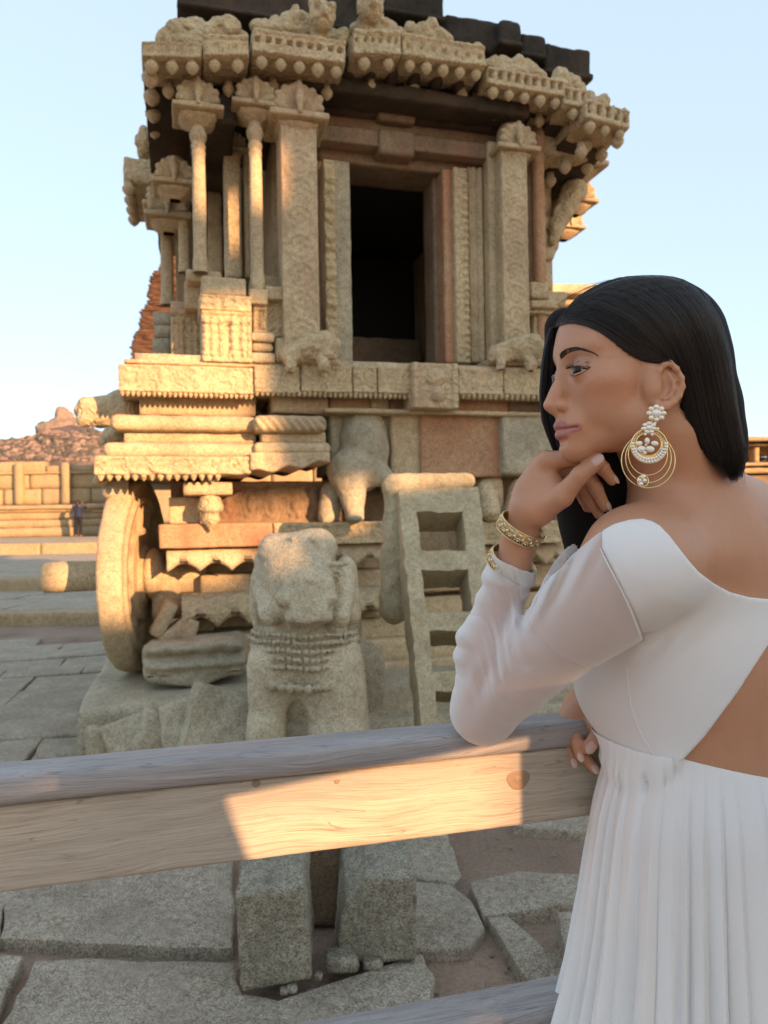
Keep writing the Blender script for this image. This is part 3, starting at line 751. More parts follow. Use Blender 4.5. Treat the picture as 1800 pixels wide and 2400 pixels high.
# --- carved animal blocks below the ledge
def animal(f):
    f.ell(PC(850, 1080, .22), (.22, .14, .26), k=.05); f.ell(PC(800, 1120, .2), (.10, .12, .16), k=.05)
    f.rc(PC(800, 1150, .15), PC(838, 1200, .1), .07, .055, k=.04); f.rc(PC(880, 1120, .2), PC(905, 1150, .15), .08, .06, k=.04)
V = None
f = Fld()
f.ell(PC(850, 1050, .3), (.19, .22, .33), k=.03); f.rc(PC(815, 1100, .18), PC(832, 1205, .12), .15, .07, k=.06)
f.rc(PC(870, 1105, .18), PC(915, 1125, .14), .11, .06, k=.05); f.ell(PC(832, 1215, .08), (.075, .09, .035), k=.02)
f.rc(PC(775, 1150, .3), PC(770, 1210, .3), .07, .08, k=.04)
V, Fc = f.grid(PC(700, 1260, -.25)+0, PC(980, 925, .7)+0, .014); V = V+np.c_[fbm(V, 9, 3, 1), fbm(V, 9, 3, 2), fbm(V, 9, 3, 3)]*.016
V = V[:]; obj('beast_relief', V, Fc, M['grey'], SH)
cbx('wall_block', 775, 968, 930, 1110, .28, .9, 'grey', .025, amp=.012, rel=rel_rough(.02, 6, 3))
cbx('wall_block', 918, 970, 990, 1150, .20, .9, 'stone', .02, amp=.012, rel=rel_rough(.02, 7, 5))
cbx('wall_block', 984, 970, 1182, 1120, .17, .9, 'pink', .02, amp=.012, rel=rel_rough(.03, 4, 6), rnd=.03)
cbx('wall_block', 1178, 966, 1330, 1112, .10, .9, 'grey', .02, amp=.012, rel=rel_rough(.03, 5, 7), rnd=.03)
cbx('wall_block', 1130, 1120, 1182, 1210, .22, .9, 'stone', .02, amp=.015, rnd=.03)
lump('carved_foot', [PC(1140, 1150, .2), PC(1150, 1200, .12)], [.08, .07]); lump('carved_foot', [PC(1220, 1150, .25), PC(1200, 1215, .15)], [.1, .08])
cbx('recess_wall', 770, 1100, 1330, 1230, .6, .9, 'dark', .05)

# --- the wheel
wc = toC(P(316, 1372, 5.35)); WR = (EYE+ray(300, 1216)[1]*0 - ZB)*0+.69
wz = ZB+WR+.005; wu, ww = wc[0], wc[1]
T = .082
pr = [(0.10, -T*.6), (WR*.5, -T*.55), (WR*.52, -T*.7), (WR*.80, -T*.75), (WR*.82, -T), (WR*.93, -T*1.04), (WR*.985, -T*.9), (WR, -T*.4), (WR*1.0, T*.4), (WR*.985, T*.9), (WR*.93, T*1.04), (WR*.9, T*.78), (WR*.84, T*.78), (WR*.82, T), (WR*.76, T*1.0), (WR*.74, T*.55), (WR*.5, T*.5), (WR*.48, T*.75), (WR*.3, T*.75), (WR*.28, T*1.1), (.13, T*1.1), (.10, T*.5)]
pr.append(pr[0]); 
prd = []
for a, b in zip(pr[:-1], pr[1:]):
    n = max(1, int(np.hypot(b[0]-a[0], b[1]-a[1])/.02)); prd += [(a[0]+(b[0]-a[0])*t/n, a[1]+(b[1]-a[1])*t/n) for t in range(n)]
prd.append(pr[0])
V, Fc = lathe(prd, 140); Ry = np.array(Matrix.Rotation(pi/2, 3, 'Y'))
ang = np.arctan2(V[:, 1], V[:, 0]); rr_ = np.hypot(V[:, 0], V[:, 1])
side = np.sign(V[:, 2]); V[:, 2] += side*(.014*np.cos(ang*12)*((rr_ > WR*.5) & (rr_ < WR*.76)))
V = V@Ry.T; V = V+.006*fbm(V, 12, 3, 4)[:, None]
WRZ = np.array(Matrix.Rotation(radians(-11), 3, 'Z')); V = V@WRZ.T
wheel = obj('wheel', V+np.array((wu+.01, ww, wz)), Fc, M['stone'], SH)
V, Fc = lathe([(.001, -.62), (.07, -.62), (.105, -.60), (.112, -.5), (.105, -.2), (.10, 0), (.10, .5), (.001, .5)], 28)
V = V@Ry.T; V = V+.006*fbm(V, 12, 3, 5)[:, None]; obj('axle', V+np.array((wu, ww, wz)), Fc, M['stone'], wheel)
V, Fc = lathe([(.10, .08), (.17, .1), (.19, .14), (.15, .2), (.10, .22)], 28); obj('hub', V@Ry.T@WRZ.T+np.array((wu, ww, wz)), Fc, M['stone'], wheel)
# timber-like stone strut behind the wheel, bearing the plinth
obj('axle_beam', *[(V_+np.array((0, 0, 0)), F_) for V_, F_ in [box_surf((wu+.12, ww-.12, wz-.32), (wu+1.5, ww+.2, wz-.02), .05, amp=.01)]][0], M['stone'], SH)
ubx('under_post', wu+.35, wu+.55, ww-.1, ww+.15, ZB, wz-.3, 'stone', .05)

# --- storey: floor, sanctum walls, door
FZ = UZ(800, 852, .2)[1]
sx0, sx1 = UZ(735, 700, .42)[0], UZ(1190, 700, .42)[0]
dl, dr = UZ(812, 600, .42)[0], UZ(1036, 600, .42)[0]
dtop = UZ(900, 392, .42)[1]; ctop = UZ(900, 150, .1)[1]
ubx('porch_floor', .1, sx1+.9, .05, 3.0, FZ-.25, FZ-.01, 'stone', .1)
cbx('door_jamb', 776, 376, 824, 852, .36, .62, 'grey', .025, rnd=.012)
cbx('door_jamb', 1018, 404, 1042, 852, .46, .72, 'dark', .025, rnd=.012)
cbx('door_frame', 1041, 396, 1066, 852, .32, .62, 'pink', .02, rnd=.012)
V_ = cbx('carved_door_band', 1066, 394, 1100, 850, .28, .6, 'carved', .01, rnd=.01, rel=lambda u, z: .010*np.cos(z*110)*(u > .07)*(u < .13)+.008*(u < .03))
cbx('door_pilaster', 1100, 392, 1150, 850, .34, .6, 'stone', .014, rel=lambda u, z: .012*np.cos(u*120)+.008*np.cos(z*30)*(u < .1), rnd=.01)
cbx('door_pilaster', 738, 358, 764, 850, .40, .6, 'pink', .02, rnd=.012)
cbx('carved_door_band', 762, 372, 788, 850, .24, .6, 'carved', .01, rnd=.01, rel=lambda u, z: .015*np.cos(z*28)+.01*np.cos(z*90))
cbx('lintel', 745, 352, 1180, 398, .38, .75, 'dark', .04); cbx('lintel', 735, 318, 1190, 354, .26, .7, 'dark', .03, rel=rel_band(.1, .012, 5))
cbx('lintel_block', 888, 305, 972, 362, .235, .5, 'dark', .03, rnd=.015); cbx('lintel_course', 730, 280, 1200, 320, .34, .8, 'dark', .03, rel=rel_rough(.012, 9))
cbx('lintel_course', 700, 230, 1230, 284, .28, .8, 'soot_shade', .03, rel=rel_band(.22, .02, 6)); cbx('ceiling_beam', 690, 205, 1240, 236, .05, .8, 'soot_shade', .04, amp=.015)
cbx('ceiling_block', 885, 238, 975, 282, .25, .5, 'dark', .03, rnd=.02)
# sanctum (a dark closed room)
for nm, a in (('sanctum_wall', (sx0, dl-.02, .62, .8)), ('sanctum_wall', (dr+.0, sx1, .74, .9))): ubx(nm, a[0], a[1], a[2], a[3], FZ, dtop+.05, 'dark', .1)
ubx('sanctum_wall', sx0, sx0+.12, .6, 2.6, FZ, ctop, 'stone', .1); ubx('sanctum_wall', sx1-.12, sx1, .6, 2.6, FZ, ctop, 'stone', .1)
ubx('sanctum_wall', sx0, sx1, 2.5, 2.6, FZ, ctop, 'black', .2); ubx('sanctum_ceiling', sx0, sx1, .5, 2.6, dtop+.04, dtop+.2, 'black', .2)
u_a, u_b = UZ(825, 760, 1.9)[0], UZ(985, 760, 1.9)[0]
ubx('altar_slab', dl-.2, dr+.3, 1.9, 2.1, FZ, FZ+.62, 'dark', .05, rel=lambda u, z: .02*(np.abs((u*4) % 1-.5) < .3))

# --- pillars with capitals
def capital(par, u, w, zb, s=1.0, mat='stone'):
    """lotus abacus, cross bracket and a fan of curled petals; zb = underside"""
    g = lathe([(.05*s, 0), (.07*s, .012*s), (.10*s, .03*s), (.135*s, .06*s), (.15*s, .075*s), (.15*s, .09*s), (.001, .09*s)], 48, mod=lambda a, z: 1+(.06*np.abs(np.cos(a*8))*(z > .02*s)))
    g2 = g[0].copy(); sq = 1/np.maximum(np.abs(np.cos(np.arctan2(g2[:, 1], g2[:, 0]))), np.abs(np.sin(np.arctan2(g2[:, 1], g2[:, 0]))))
    g2[:, :2] *= (1+.55*(sq-1))[:, None]
    obj('lotus_capital', xf(g2, None, (u, w, zb)), g[1], M[mat], par)
    V, Fc = box_surf((u-.205*s, w-.205*s, zb+.090*s), (u+.205*s, w+.205*s, zb+.135*s), .014*max(s, .8), rnd=.01, amp=.006); obj('abacus', V, Fc, M[mat], par)
    f = Fld()
    for sd in (-1, 1):
        for k, (r, a) in enumerate(((.15, .25), (.17, .62), (.17, 1.0), (.16, 1.35))):
            x, z = cos(a)*r*s*sd, sin(a)*r*s
            f.rc((u+x*.3, w-.13*s, zb+.14*s+z*.3), (u+x, w-.16*s, zb+.14*s+z), .02*s, .032*s, k=.006)
    f.rc((u, w, zb+.16*s), (u, w, zb+.30*s), .14*s, .12*s, k=.01)
    f.rc((u, w-.21*s, zb+.12*s), (u, w-.2*s, zb+.19*s), .018*s, .026*s, k=.004); f.rc((u, w-.2*s, zb+.2*s), (u, w-.18*s, zb+.32*s), .034*s, .026*s, k=.004)
    V, Fc = f.grid((u-.26*s, w-.3*s, zb+.05*s), (u+.26*s, w+.2*s, zb+.42*s), .0125*s); V = V+(.004*fbm(V, 30, 2, 3))[:, None]
    obj('curled_bracket', V, Fc, M[mat], par)
def square_pillar(px0, px1, py0, py1, w0, w1, cap=None, mat='stone', rel=True, res=.011):
    u0, u1, z0, z1 = rectc(px0, py0, px1, py1, w0)
    o = cbx('pillar', px0, py0, px1, py1, w0, w1, mat, (res, .04, res) if rel else .03, rel=rel_medal((u1-u0)*.36, .0085) if rel else None, rnd=.008, amp=.003)
    if cap: s, du, dz = cap; capital(o, (u0+u1)/2+du, w0+.12, z1+dz, s)
    return o, u0, u1, z0, z1
p1 = square_pillar(661, 746, 270, 846, .02, .28, (1.0, 0, -.14))
p2 = square_pillar(1177, 1238, 330, 846, .10, .34, (.86, .03, -.16))
cbx('pillar_side', 1148, 332, 1178, 846, .22, .34, 'stone', .03)
for o, px, w in ((p1[0], 720, -.05), (p2[0], 1200, .0)):
    c = PC(px, 825, w)
    lump('lion_base', [c+(-.12, .02, -.02), c+(.02, 0, .02), c+(.12, -.06, .05), c+(.15, -.1, -.02)], [.07, .085, .075, .05], par=o, amp=.02, ns=18, extra=lambda f: (f.rc(c+(-.1, -.02, -.02), c+(-.12, -.05, -.12), .04, k=.02), f.rc(c+(.08, -.06, -.02), c+(.1, -.1, -.12), .04, k=.02), f.ell(c+(.17, -.13, .03), (.04, .04, .04), k=.02)))
cbx('pillar_foot', 690, 838, 800, 856, -.02, .3, 'stone', .02, amp=.012, rnd=.02); cbx('pillar_foot', 1150, 838, 1300, 858, .02, .4, 'stone', .02, amp=.012, rnd=.02)
def column(px, py0, py1, w, wpx, cap=None, mat='stone', up=None, pj=0):
    u, z0 = UZ(px, py1, w); _, z1 = UZ(px, py0, w); r = wpx/FPX*(CO[1]+w)/2*.98; L = z1-z0
    pf = [(r*1.1, 0), (r*1.1, L*.08), (r*.98, L*.12), (r, L*.5), (r*.93, L*.8), (r*1.0, L*.81), (r*1.0, L*.825), (r*.9, L*.835), (r*1.05, L*.86), (r*1.05, L*.875), (r*.85, L*.885), (r*1.25, L*.925), (r*1.3, L*.945), (r*1.0, L*.98), (r*.9, L)]
    V, Fc = lathe(sum([[(a[0]+(b[0]-a[0])*t/6, a[1]+(b[1]-a[1])*t/6) for t in range(6)] for a, b in zip(pf[:-1], pf[1:])], [])+[pf[-1]], 32, mod=lambda a, z: 1+.10*(1/np.maximum(np.abs(np.cos(a)), np.abs(np.sin(a)))-1)*2*(z < L*.8)*(z > L*.0))
    V = V+(.003*fbm(V, 30, 3, int(px)))[:, None]
    o = obj('column', xf(V, None, (u, w, z0)), Fc, M[mat], SH)
    if cap: capital(o, u, w+.02, z1-.01, cap)
    return o, u, z0, z1
column(470, 300, 640, .12, 33, .82); column(604, 290, 684, .10, 33, .78)
column(393, 520, 716, 1.5, 30, .9)
column(432, 470, 640, 1.2, 26, .7)
square_pillar(527, 566, 350, 650, .55, .75, (.6, 0, -.05), 'stone', False); square_pillar(487, 520, 380, 640, 1.2, 1.4, None, 'stone', False)
cbx('pillar', 572, 350, 586, 650, .6, .75, 'stone', .04)
square_pillar(412, 436, 560, 720, 1.6, 1.8, None, 'stone', False)
column(1268, 300, 846, .28, 36, .8, 'pink'); 
cbx('pillar', 1240, 330, 1262, 846, .36, .6, 'stone', .03)
_c = PC(1352, 425, .62); capital(SH, _c[0], .62, _c[2]-.02, .95)
lump('corbel', [PC(1345, 445, .62), PC(1318, 500, .62), PC(1296, 560, .6)], [.10, .08, .05], h=.014, amp=.035, ns=11)
lump('corbel', [PC(1330, 440, .9), PC(1305, 520, .9), PC(1285, 600, .9)], [.12, .09, .05], h=.016, amp=.035, ns=11)
# stacked capitals seen in the shade at the right and left rear
for px, py, w, s in ((1345, 480, .95, .8), (1320, 540, 1.5, .8), (410, 440, .75, .8), (395, 520, 1.3, .9)):
    c = PC(px, py, w); capital(SH, c[0], w, c[2]-.1, s, 'stone')
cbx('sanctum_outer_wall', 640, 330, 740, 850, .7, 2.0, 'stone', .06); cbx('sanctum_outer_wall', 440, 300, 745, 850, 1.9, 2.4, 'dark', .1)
cbx('sanctum_outer_wall', 1150, 330, 1295, 850, .66, 2.0, 'stone', .06)
# --- balustrade with little carved niches on the left, right
def rel_shrine(u, z):
    W, Hh = u.max(), z.max(); x = u/W; y = z/Hh; d = 0*u
    for c in (.08, .22, .38, .62, .82, .94): d = d+.022*np.exp(-((x-c)/.035)**2)*(y > .12)*(y < .9)*(1+.3*np.cos(y*40))
    d = d+.025*(y > .93)+.02*(y < .1)+.012*(np.abs(y-.78) < .03); d = d-.02*((x > .42) & (x < .57) & (y > .2) & (y < .8))
    return d+.008*fbm(np.c_[u, z, u*0], 25, 2, 5)
cbx('balustrade_panel', 472, 728, 592, 850, .02, .5, 'carved', .009, rel=rel_shrine, rnd=.015)
cbx('balustrade_band', 466, 690, 590, 728, -.02, .5, 'carved', .012, rel=rel_band(.07, .009, 3), rnd=.02)
cbx('balustrade_cap', 472, 648, 578, 692, .0, .5, 'stone', .014, rel=rel_rough(.01, 14, 2), rnd=.015); cbx('balustrade_cap', 437, 632, 520, 660, .18, .7, 'stone', .02, amp=.01, rnd=.02)
cbx('balustrade_side', 400, 728, 474, 850, .45, .9, 'carved', .014, rel=rel_shrine); cbx('balustrade_side', 432, 660, 474, 724, .3, .9, 'stone', .02, rel=rel_rough(.015, 12))
cbx('balustrade_step', 400, 706, 440, 732, .5, 1.2, 'stone', .02, amp=.012)
for a, b, c, d in ((358, 731, 402, 760), (362, 762, 404, 790), (357, 792, 402, 850)): cbx('rear_step', a, b, c, d, 1.1, 1.6, 'grey', .04, amp=.015)
cbx('column_base', 584, 678, 628, 712, .02, .3, 'stone', .015, rel=rel_band(.1, .006, 2)); cbx('column_base', 592, 712, 626, 780, .06, .3, 'carved', .01, rel=rel_shrine)
cbx('column_base', 588, 778, 644, 800, .0, .3, 'stone', .015, rnd=.02); cbx('column_base', 590, 802, 642, 824, .02, .3, 'stone', .015, rnd=.03); cbx('column_base', 588, 826, 646, 850, -.0, .3, 'stone', .015, rnd=.02)
cbx('carved_panel', 622, 700, 668, 790, .12, .3, 'carved', .01, rel=rel_medal(.06, .01)); cbx('carved_panel', 620, 672, 668, 702, .06, .3, 'stone', .02, rel=rel_band(.07, .01, 2))
cbx('column_base', 645, 790, 690, 850, .02, .3, 'stone', .02, rel=rel_rough(.02, 14, 3), rnd=.02)
cbx('inner_sill', 590, 645, 668, 680, .3, .6, 'stone', .03)
for a, b, c, d, w in ((1243, 660, 1290, 700, .2), (1246, 702, 1312, 722, .15), (1240, 724, 1305, 736, .2), (1250, 738, 1300, 800, .25), (1243, 800, 1320, 846, .12)): cbx('balustrade_block', a, b, c, d, w, .8, 'carved', .014, rel=rel_rough(.02, 16, a), rnd=.02)
# weathered edge behind the right columns
for k, (y, x) in enumerate(((560, 1290), (590, 1301), (630, 1292), (660, 1296), (520, 1296), (700, 1330), (760, 1350))): cbx('corner_stone', x-50, y-18, x, y+16, .62, 1.2, 'stone', .03, amp=.015, rnd=.02)

# --- eave: stone slabs with niches, hanging buds and battlement lumps
_bud = lathe([(.001, -.062), (.008, -.056), (.026, -.043), (.042, -.022), (.045, .0), (.030, .022), (.030, .05), (.001, .05)], 14)
me_bud = mesh('bud', _bud[0], _bud[1]); me_bud.materials.append(M['stone'])
def bud(u, w, z, par, s=1.0):
    o = bpy.data.objects.new('bud', me_bud); COL.objects.link(o); o.location = (u, w, z); o.scale = (s,)*3; o.parent = par
EW = -.16
def eslab(px0, px1, yl, yr, hpx, nb, rel, w=EW, depth=.55, top=None, mat='carved', buds=True):
    u0, _ = UZ(px0, yl, w); u1, _ = UZ(px1, yr, w); zl = UZ(px0, yl, w)[1]; zr = UZ(px1, yr, w)[1]
    Dm = 4.75+w+(u0+u1)/2*sin(TH); h = hpx/FPX*Dm; _sd[0] += 1
    sl_ = (zr-zl)/(u1-u0)
    def wp(V): V = V.copy(); V[:, 2] += zl+(V[:, 0]-u0)*sl_; V[:, 1] += np.clip(V[:, 2]*0, 0, 1); return V
    V, Fc = box_surf((u0, w, 0), (u1, w+depth, h), (.0105, .05, .0105), rnd=.02, amp=.007, ns=18, seed=_sd[0], rel=rel, warp=wp)
    o = obj('eave_slab', V, Fc, M[mat], SH)
    if buds:
        for i in range(nb):
            t = (i+.5)/nb; u = u0+(u1-u0)*t; bud(u, w+.05, zl+(u-u0)*sl_-.02, o, rr.uniform(.82, 1.0))
            if i % 3 == 0: bud(u+.1, w+.26, zl+(u-u0)*sl_-.05, o, .95)
    return o, u0, u1, zl, sl_, h
def crown(o, px0, px1, py0, py1, w=EW+.1, amp=.03, n=4, seed=0, mat='carved'):
    """lumpy row of worn carvings standing on a slab"""
    u0, u1, z0, z1 = rectc(px0, py0, px1, py1, w); r = np.random.default_rng(seed); f = Fld()
    f.ell(((u0+u1)/2, w+.14, (z0+z1)/2-.03), ((u1-u0)*.52, .14, (z1-z0)*.5), k=.02)
    for i in range(n*3):
        t = (i+.5)/(n*3); x = u0+(u1-u0)*t; hz = (z1-z0)*(.3+.45*sin(t*pi))*r.uniform(.7, 1.2)
        f.ell((x, w+r.uniform(.03, .1), z0+hz), (.05*r.uniform(.7, 1.3), .05, .055*r.uniform(.7, 1.4)), k=.015)
    V, Fc = f.grid((u0-.08, w-.1, z0-.1), (u1+.08, w+.32, z1+.1), .012); V = V+np.c_[fbm(V, 20, 3, 1), fbm(V, 20, 3, 2), fbm(V, 20, 3, 3)]*amp*.6
    return obj('roof_carving', V, Fc, M[mat], o)
def beast(o, px, py, s, w=EW+.02):
    c = PC(px, py, w); f = Fld(); f.ell(c, (s*.5, s*.45, s*.55), k=.02)
    for sx in (-1, 1): f.ell(c+(sx*s*.25, -s*.38, s*.2), (s*.16,)*3, k=.01); f.ell(c+(sx*s*.42, -.0, s*.42), (s*.14, s*.14, s*.2), k=.02); f.ell(c+(sx*s*.17, -s*.45, s*.2), (s*.07,)*3, k=.004, op='s')
    f.ell(c+(0, -s*.45, -s*.1), (s*.16, s*.16, s*.16), k=.02); f.ell(c+(0, -s*.45, -s*.33), (s*.26, s*.14, s*.06), k=.01, op='s'); f.rc(c+(0, .1, -s*.3), c+(0, .15, -s), s*.4, s*.5, k=.03)
    V, Fc = f.grid(c-s*1.5, c+s*1.1, .011); V = V+np.c_[fbm(V, 26, 3, 1), fbm(V, 26, 3, 2), fbm(V, 26, 3, 3)]*.012
    obj('beast_head', V, Fc, M['carved'], o)
S1 = eslab(330, 474, 134, 138, 38, 3, rel_niche(8, .35, .7, .006, .5, .012, 1)); crown(S1[0], 366, 470, 48, 104, n=2, seed=1); crown(S1[0], 412, 472, 34, 62, w=EW+.15, n=2, seed=2)
S2 = eslab(476, 585, 132, 134, 52, 2, rel_niche(5, .3, .6, .01, .5, .016, 2), w=EW-.02); crown(S2[0], 486, 575, 40, 88, n=3, seed=3); crown(S2[0], 520, 552, 30, 70, n=1, seed=4, w=EW+.06)
S3 = eslab(592, 812, 122, 152, 58, 5, rel_niche(9, .50, .70, .05, .42, .012, 3), w=EW-.03); crown(S3[0], 600, 812, 28, 78, n=5, seed=5); crown(S3[0], 664, 740, 22, 60, n=2, seed=6)
beast(S3[0], 756, 38, .17, EW-.02)
S4 = eslab(828, 942, 128, 132, 62, 2, rel_niche(6, .5, .72, .03, .35, .016, 4), w=EW-.02); crown(S4[0], 840, 940, 20, 80, n=3, seed=7); beast(S4[0], 868, 18, .19, EW-.03)
S5 = eslab(944, 1140, 132, 160, 54, 5, rel_niche(7, .35, .62, .02, .3, .014, 5), w=EW); crown(S5[0], 950, 1060, 42, 92, n=3, seed=8); crown(S5[0], 1040, 1138, 96, 124, n=3, seed=9)
S6 = eslab(1142, 1326, 196, 228, 42, 5, rel_niche(9, .35, .8, .05, .45, .008, 6), w=EW+.06); crown(S6[0], 1150, 1280, 122, 180, n=4, seed=10); crown(S6[0], 1290, 1360, 158, 210, n=2, seed=11)
S7 = eslab(1322, 1378, 246, 254, 46, 1, rel_niche(3, .3, .8, .05, .4, .008, 7), w=EW+.05); crown(S7[0], 1340, 1388, 188, 214, n=1, seed=12)
S8 = eslab(1372, 1478, 276, 304, 46, 3, rel_niche(5, .3, .85, .05, .4, .006, 8), w=EW+.0, depth=.5); crown(S8[0], 1376, 1432, 206, 262, n=2, seed=13)
for i in range(4): c = PC(1385+i*26, 256+i*5, EW+.03); lump('finial', [c, c+(0, 0, .04)], [.035, .02], par=S8[0], amp=.008)
# steps of the eave and its dark sloping underside
u_l, u_r = S1[1], S8[2]; zl0 = S1[3]; zr0 = S8[3]
def soff(u0, u1, z0a, z0b, w0, w1, up, mat='soot_shade'):
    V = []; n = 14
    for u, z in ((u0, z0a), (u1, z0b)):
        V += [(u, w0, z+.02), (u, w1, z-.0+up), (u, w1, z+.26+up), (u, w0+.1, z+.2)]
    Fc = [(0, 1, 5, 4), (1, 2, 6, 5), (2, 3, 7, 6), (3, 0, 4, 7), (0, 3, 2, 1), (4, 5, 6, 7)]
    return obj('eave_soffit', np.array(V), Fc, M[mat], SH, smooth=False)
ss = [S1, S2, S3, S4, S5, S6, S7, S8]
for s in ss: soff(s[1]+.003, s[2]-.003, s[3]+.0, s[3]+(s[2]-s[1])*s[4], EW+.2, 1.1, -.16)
# beams under the eave between capitals
for a, b, c, d, w in ((404, 205, 660, 235, .3), (690, 160, 1230, 210, .18), (1230, 232, 1330, 262, .4), (480, 176, 660, 205, .22)): cbx('eave_beam', a, b, c, d, w, 1.0, 'soot_shade', .05, amp=.015)
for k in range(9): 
    c = PC(760+k*52, 178+k*4, .1); lump('underside_scroll', [c, c+(0, -.12, .06)], [.05, .03], mat='soot_shade', h=.02, amp=.01)
# side eave running back on the left, in shade, with its row of buds
ru = u_l; 
ubx('side_eave', ru-.0, ru+.5, EW+.5, 1.55, zl0+.02, zl0+.22, 'carved', .03, amp=.02, rnd=.03)
for k in range(8): bud(ru+.05, EW+.15+k*.22, zl0-.03, SH, 1.25)
ubx('side_eave', ru-.24, ru+.4, 1.6, 2.5, zl0-.02, zl0+.2, 'carved', .03, amp=.02, rnd=.03); 
for k in range(4): bud(ru-.2, 1.65+k*.22, zl0-.06, SH, 1.25)
crown(SH, 318, 352, 292, 350, w=1.6, n=1, seed=20)
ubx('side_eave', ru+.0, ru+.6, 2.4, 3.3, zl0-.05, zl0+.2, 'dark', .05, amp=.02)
ubx('side_beam', ru+.3, ru+.6, 0.1, 3.0, zl0-.22, zl0-.02, 'soot_shade', .05)
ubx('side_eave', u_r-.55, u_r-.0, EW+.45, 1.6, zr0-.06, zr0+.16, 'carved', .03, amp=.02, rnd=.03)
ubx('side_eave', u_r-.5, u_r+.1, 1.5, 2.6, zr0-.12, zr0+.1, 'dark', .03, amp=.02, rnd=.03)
for k in range(10): bud(u_r-.05, EW+.1+k*.22, zr0-.08, SH, 1.1)
for k in range(7): bud(u_r-.30, EW+.2+k*.25, zr0-.14, SH, 1.1)
# black roof blocks
for a, b, c, d, w in ((420, -60, 840, 52, .22), (836, -40, 905, 60, .3), (899, -50, 1040, 46, .2), (1044, 40, 1180, 116, .45), (1172, 46, 1222, 112, .38), (1222, 78, 1282, 136, .42), (1278, 108, 1386, 178, .45)):
    cbx('roof_block', a, b, c, d, w, 2.4, 'roof', .03, amp=.015, rnd=.03, big=.012)
for a, b, c, d, w in ((414, 28, 842, 40, .16), (900, 24, 1046, 36, .15), (1170, 92, 1228, 104, .33), (1276, 164, 1392, 176, .4), (1220, 122, 1286, 132, .38)):
    cbx('roof_ledge', a, b, c, d, w, .8, 'roof', .03, amp=.01, rnd=.02)

# ================================================================ leaning stone ladder block
LA = thing('stone_ladder', 'grey granite ladder-like stone block with square openings, leaning against the shrine front', 'stone ladder', tuple(P(1050, 1700, 3.55)*(1, 1, 0)))
tl, tr, bl_, br_ = P(932, 1148, 4.15), P(1121, 1141, 4.2), P(992, 1730, 3.55), P(1192, 1730, 3.62)
def lad(s, t, d=0.0):                              # s across 0..1, t down 0..1, d thickness backwards
    p = (tl*(1-s)+tr*s)*(1-t)+(bl_*(1-s)+br_*s)*t
    nrm = np.cross(tr-tl, bl_-tl); nrm /= np.linalg.norm(nrm)
    if nrm[1] < 0: nrm = -nrm
    return p+nrm*d
NS, NTt = 56, 150; S_, T_ = np.meshgrid(np.linspace(0, 1, NS+1), np.linspace(0, 1, NTt+1), indexing='ij')
ops = [(.20, .77, .109, .281), (.20, .75, .357, .536), (.20, .75, .609, .758), (.20, .75, .83, .97)]
V = []; Fc = []
def grid_layer(d):
    b = len(V)
    for i in range(NS+1):
        for j in range(NTt+1):
            V.append(lad(S_[i, j], T_[i, j], d))
    return b
TK = .26; a0 = grid_layer(0); a1 = grid_layer(TK)
def hole(i, j):
    s, t = (i+.5)/NS, (j+.5)/NTt
    return any(x0 < s < x1 and y0 < t < y1 for x0, x1, y0, y1 in ops)
idf = lambda b, i, j: b+i*(NTt+1)+j
for i in range(NS):
    for j in range(NTt):
        if hole(i, j): continue
        Fc.append((idf(a0, i, j), idf(a0, i, j+1), idf(a0, i+1, j+1), idf(a0, i+1, j))); Fc.append((idf(a1, i, j), idf(a1, i+1, j), idf(a1, i+1, j+1), idf(a1, i, j+1)))
        for di, dj, e in ((-1, 0, ((i, j), (i, j+1))), (1, 0, ((i+1, j+1), (i+1, j))), (0, -1, ((i+1, j), (i, j))), (0, 1, ((i, j+1), (i+1, j+1)))):
            ii, jj = i+di, j+dj
            if not (0 <= ii < NS and 0 <= jj < NTt) or hole(ii, jj):
                p, q = e; Fc.append((idf(a0, *q), idf(a0, *p), idf(a1, *p), idf(a1, *q)))
V = np.array(V); V = V+np.c_[fbm(V, 14, 3, 1), fbm(V, 14, 3, 2), fbm(V, 14, 3, 3)]*.012
def corner_round(V): return V
obj('ladder_frame', V-np.array(LA.location), Fc, M['ladder'], LA, smooth=False)
f = Fld(); q = P(985, 1120, 4.25)-np.array(LA.location); f.rc(q+(-.12, .06, -.06), q+(.26, .1, -.02), .075, .06, k=.05); f.rc(q+(-.13, .05, -.05), q+(-.16, -.0, -.75), .08, .09, k=.05)
V, Fc = f.grid(q-(.4, .3, 1.0), q+(.55, .4, .25), .016); V = V+np.c_[fbm(V, 12, 3, 1), fbm(V, 12, 3, 2), fbm(V, 12, 3, 3)]*.02
obj('broken_head_stone', V, Fc, M['ladder'], LA)
# ================================================================ stone elephant
EP = P(700, 1700, 3.75); EL = thing('stone_elephant', 'weathered pale stone elephant statue with beaded collar and broken trunk, facing the camera', 'statue', (float(EP[0]), 3.75, 0))
lo_ = np.array(EL.location)
D0 = 3.75
def pe(x, y, d): return P(x, y, D0+d)-lo_
f = Fld()
f.ell(pe(735, 1470, .45), (.27, .5, .33), k=.06)                      # body
f.ell(pe(700, 1370, .05), (.20, .24, .27), k=.06)                     # skull
f.ell(pe(650, 1290, .04), (.095, .14, .095), k=.03); f.ell(pe(742, 1282, .04), (.10, .14, .10), k=.03)   # two forehead domes
f.rc(pe(700, 1325, -.03), pe(716, 1405, -.17), .155, .125, k=.06)         # forehead to muzzle
f.rc(pe(696, 1375, -.19), pe(694, 1440, -.27), .075, .058, k=.03); f.rc(pe(748, 1375, -.19), pe(752, 1440, -.27), .075, .058, k=.03); f.rc(pe(722, 1370, -.24), pe(722, 1450, -.28), .07, .06, k=.03)        # trunk root, broken
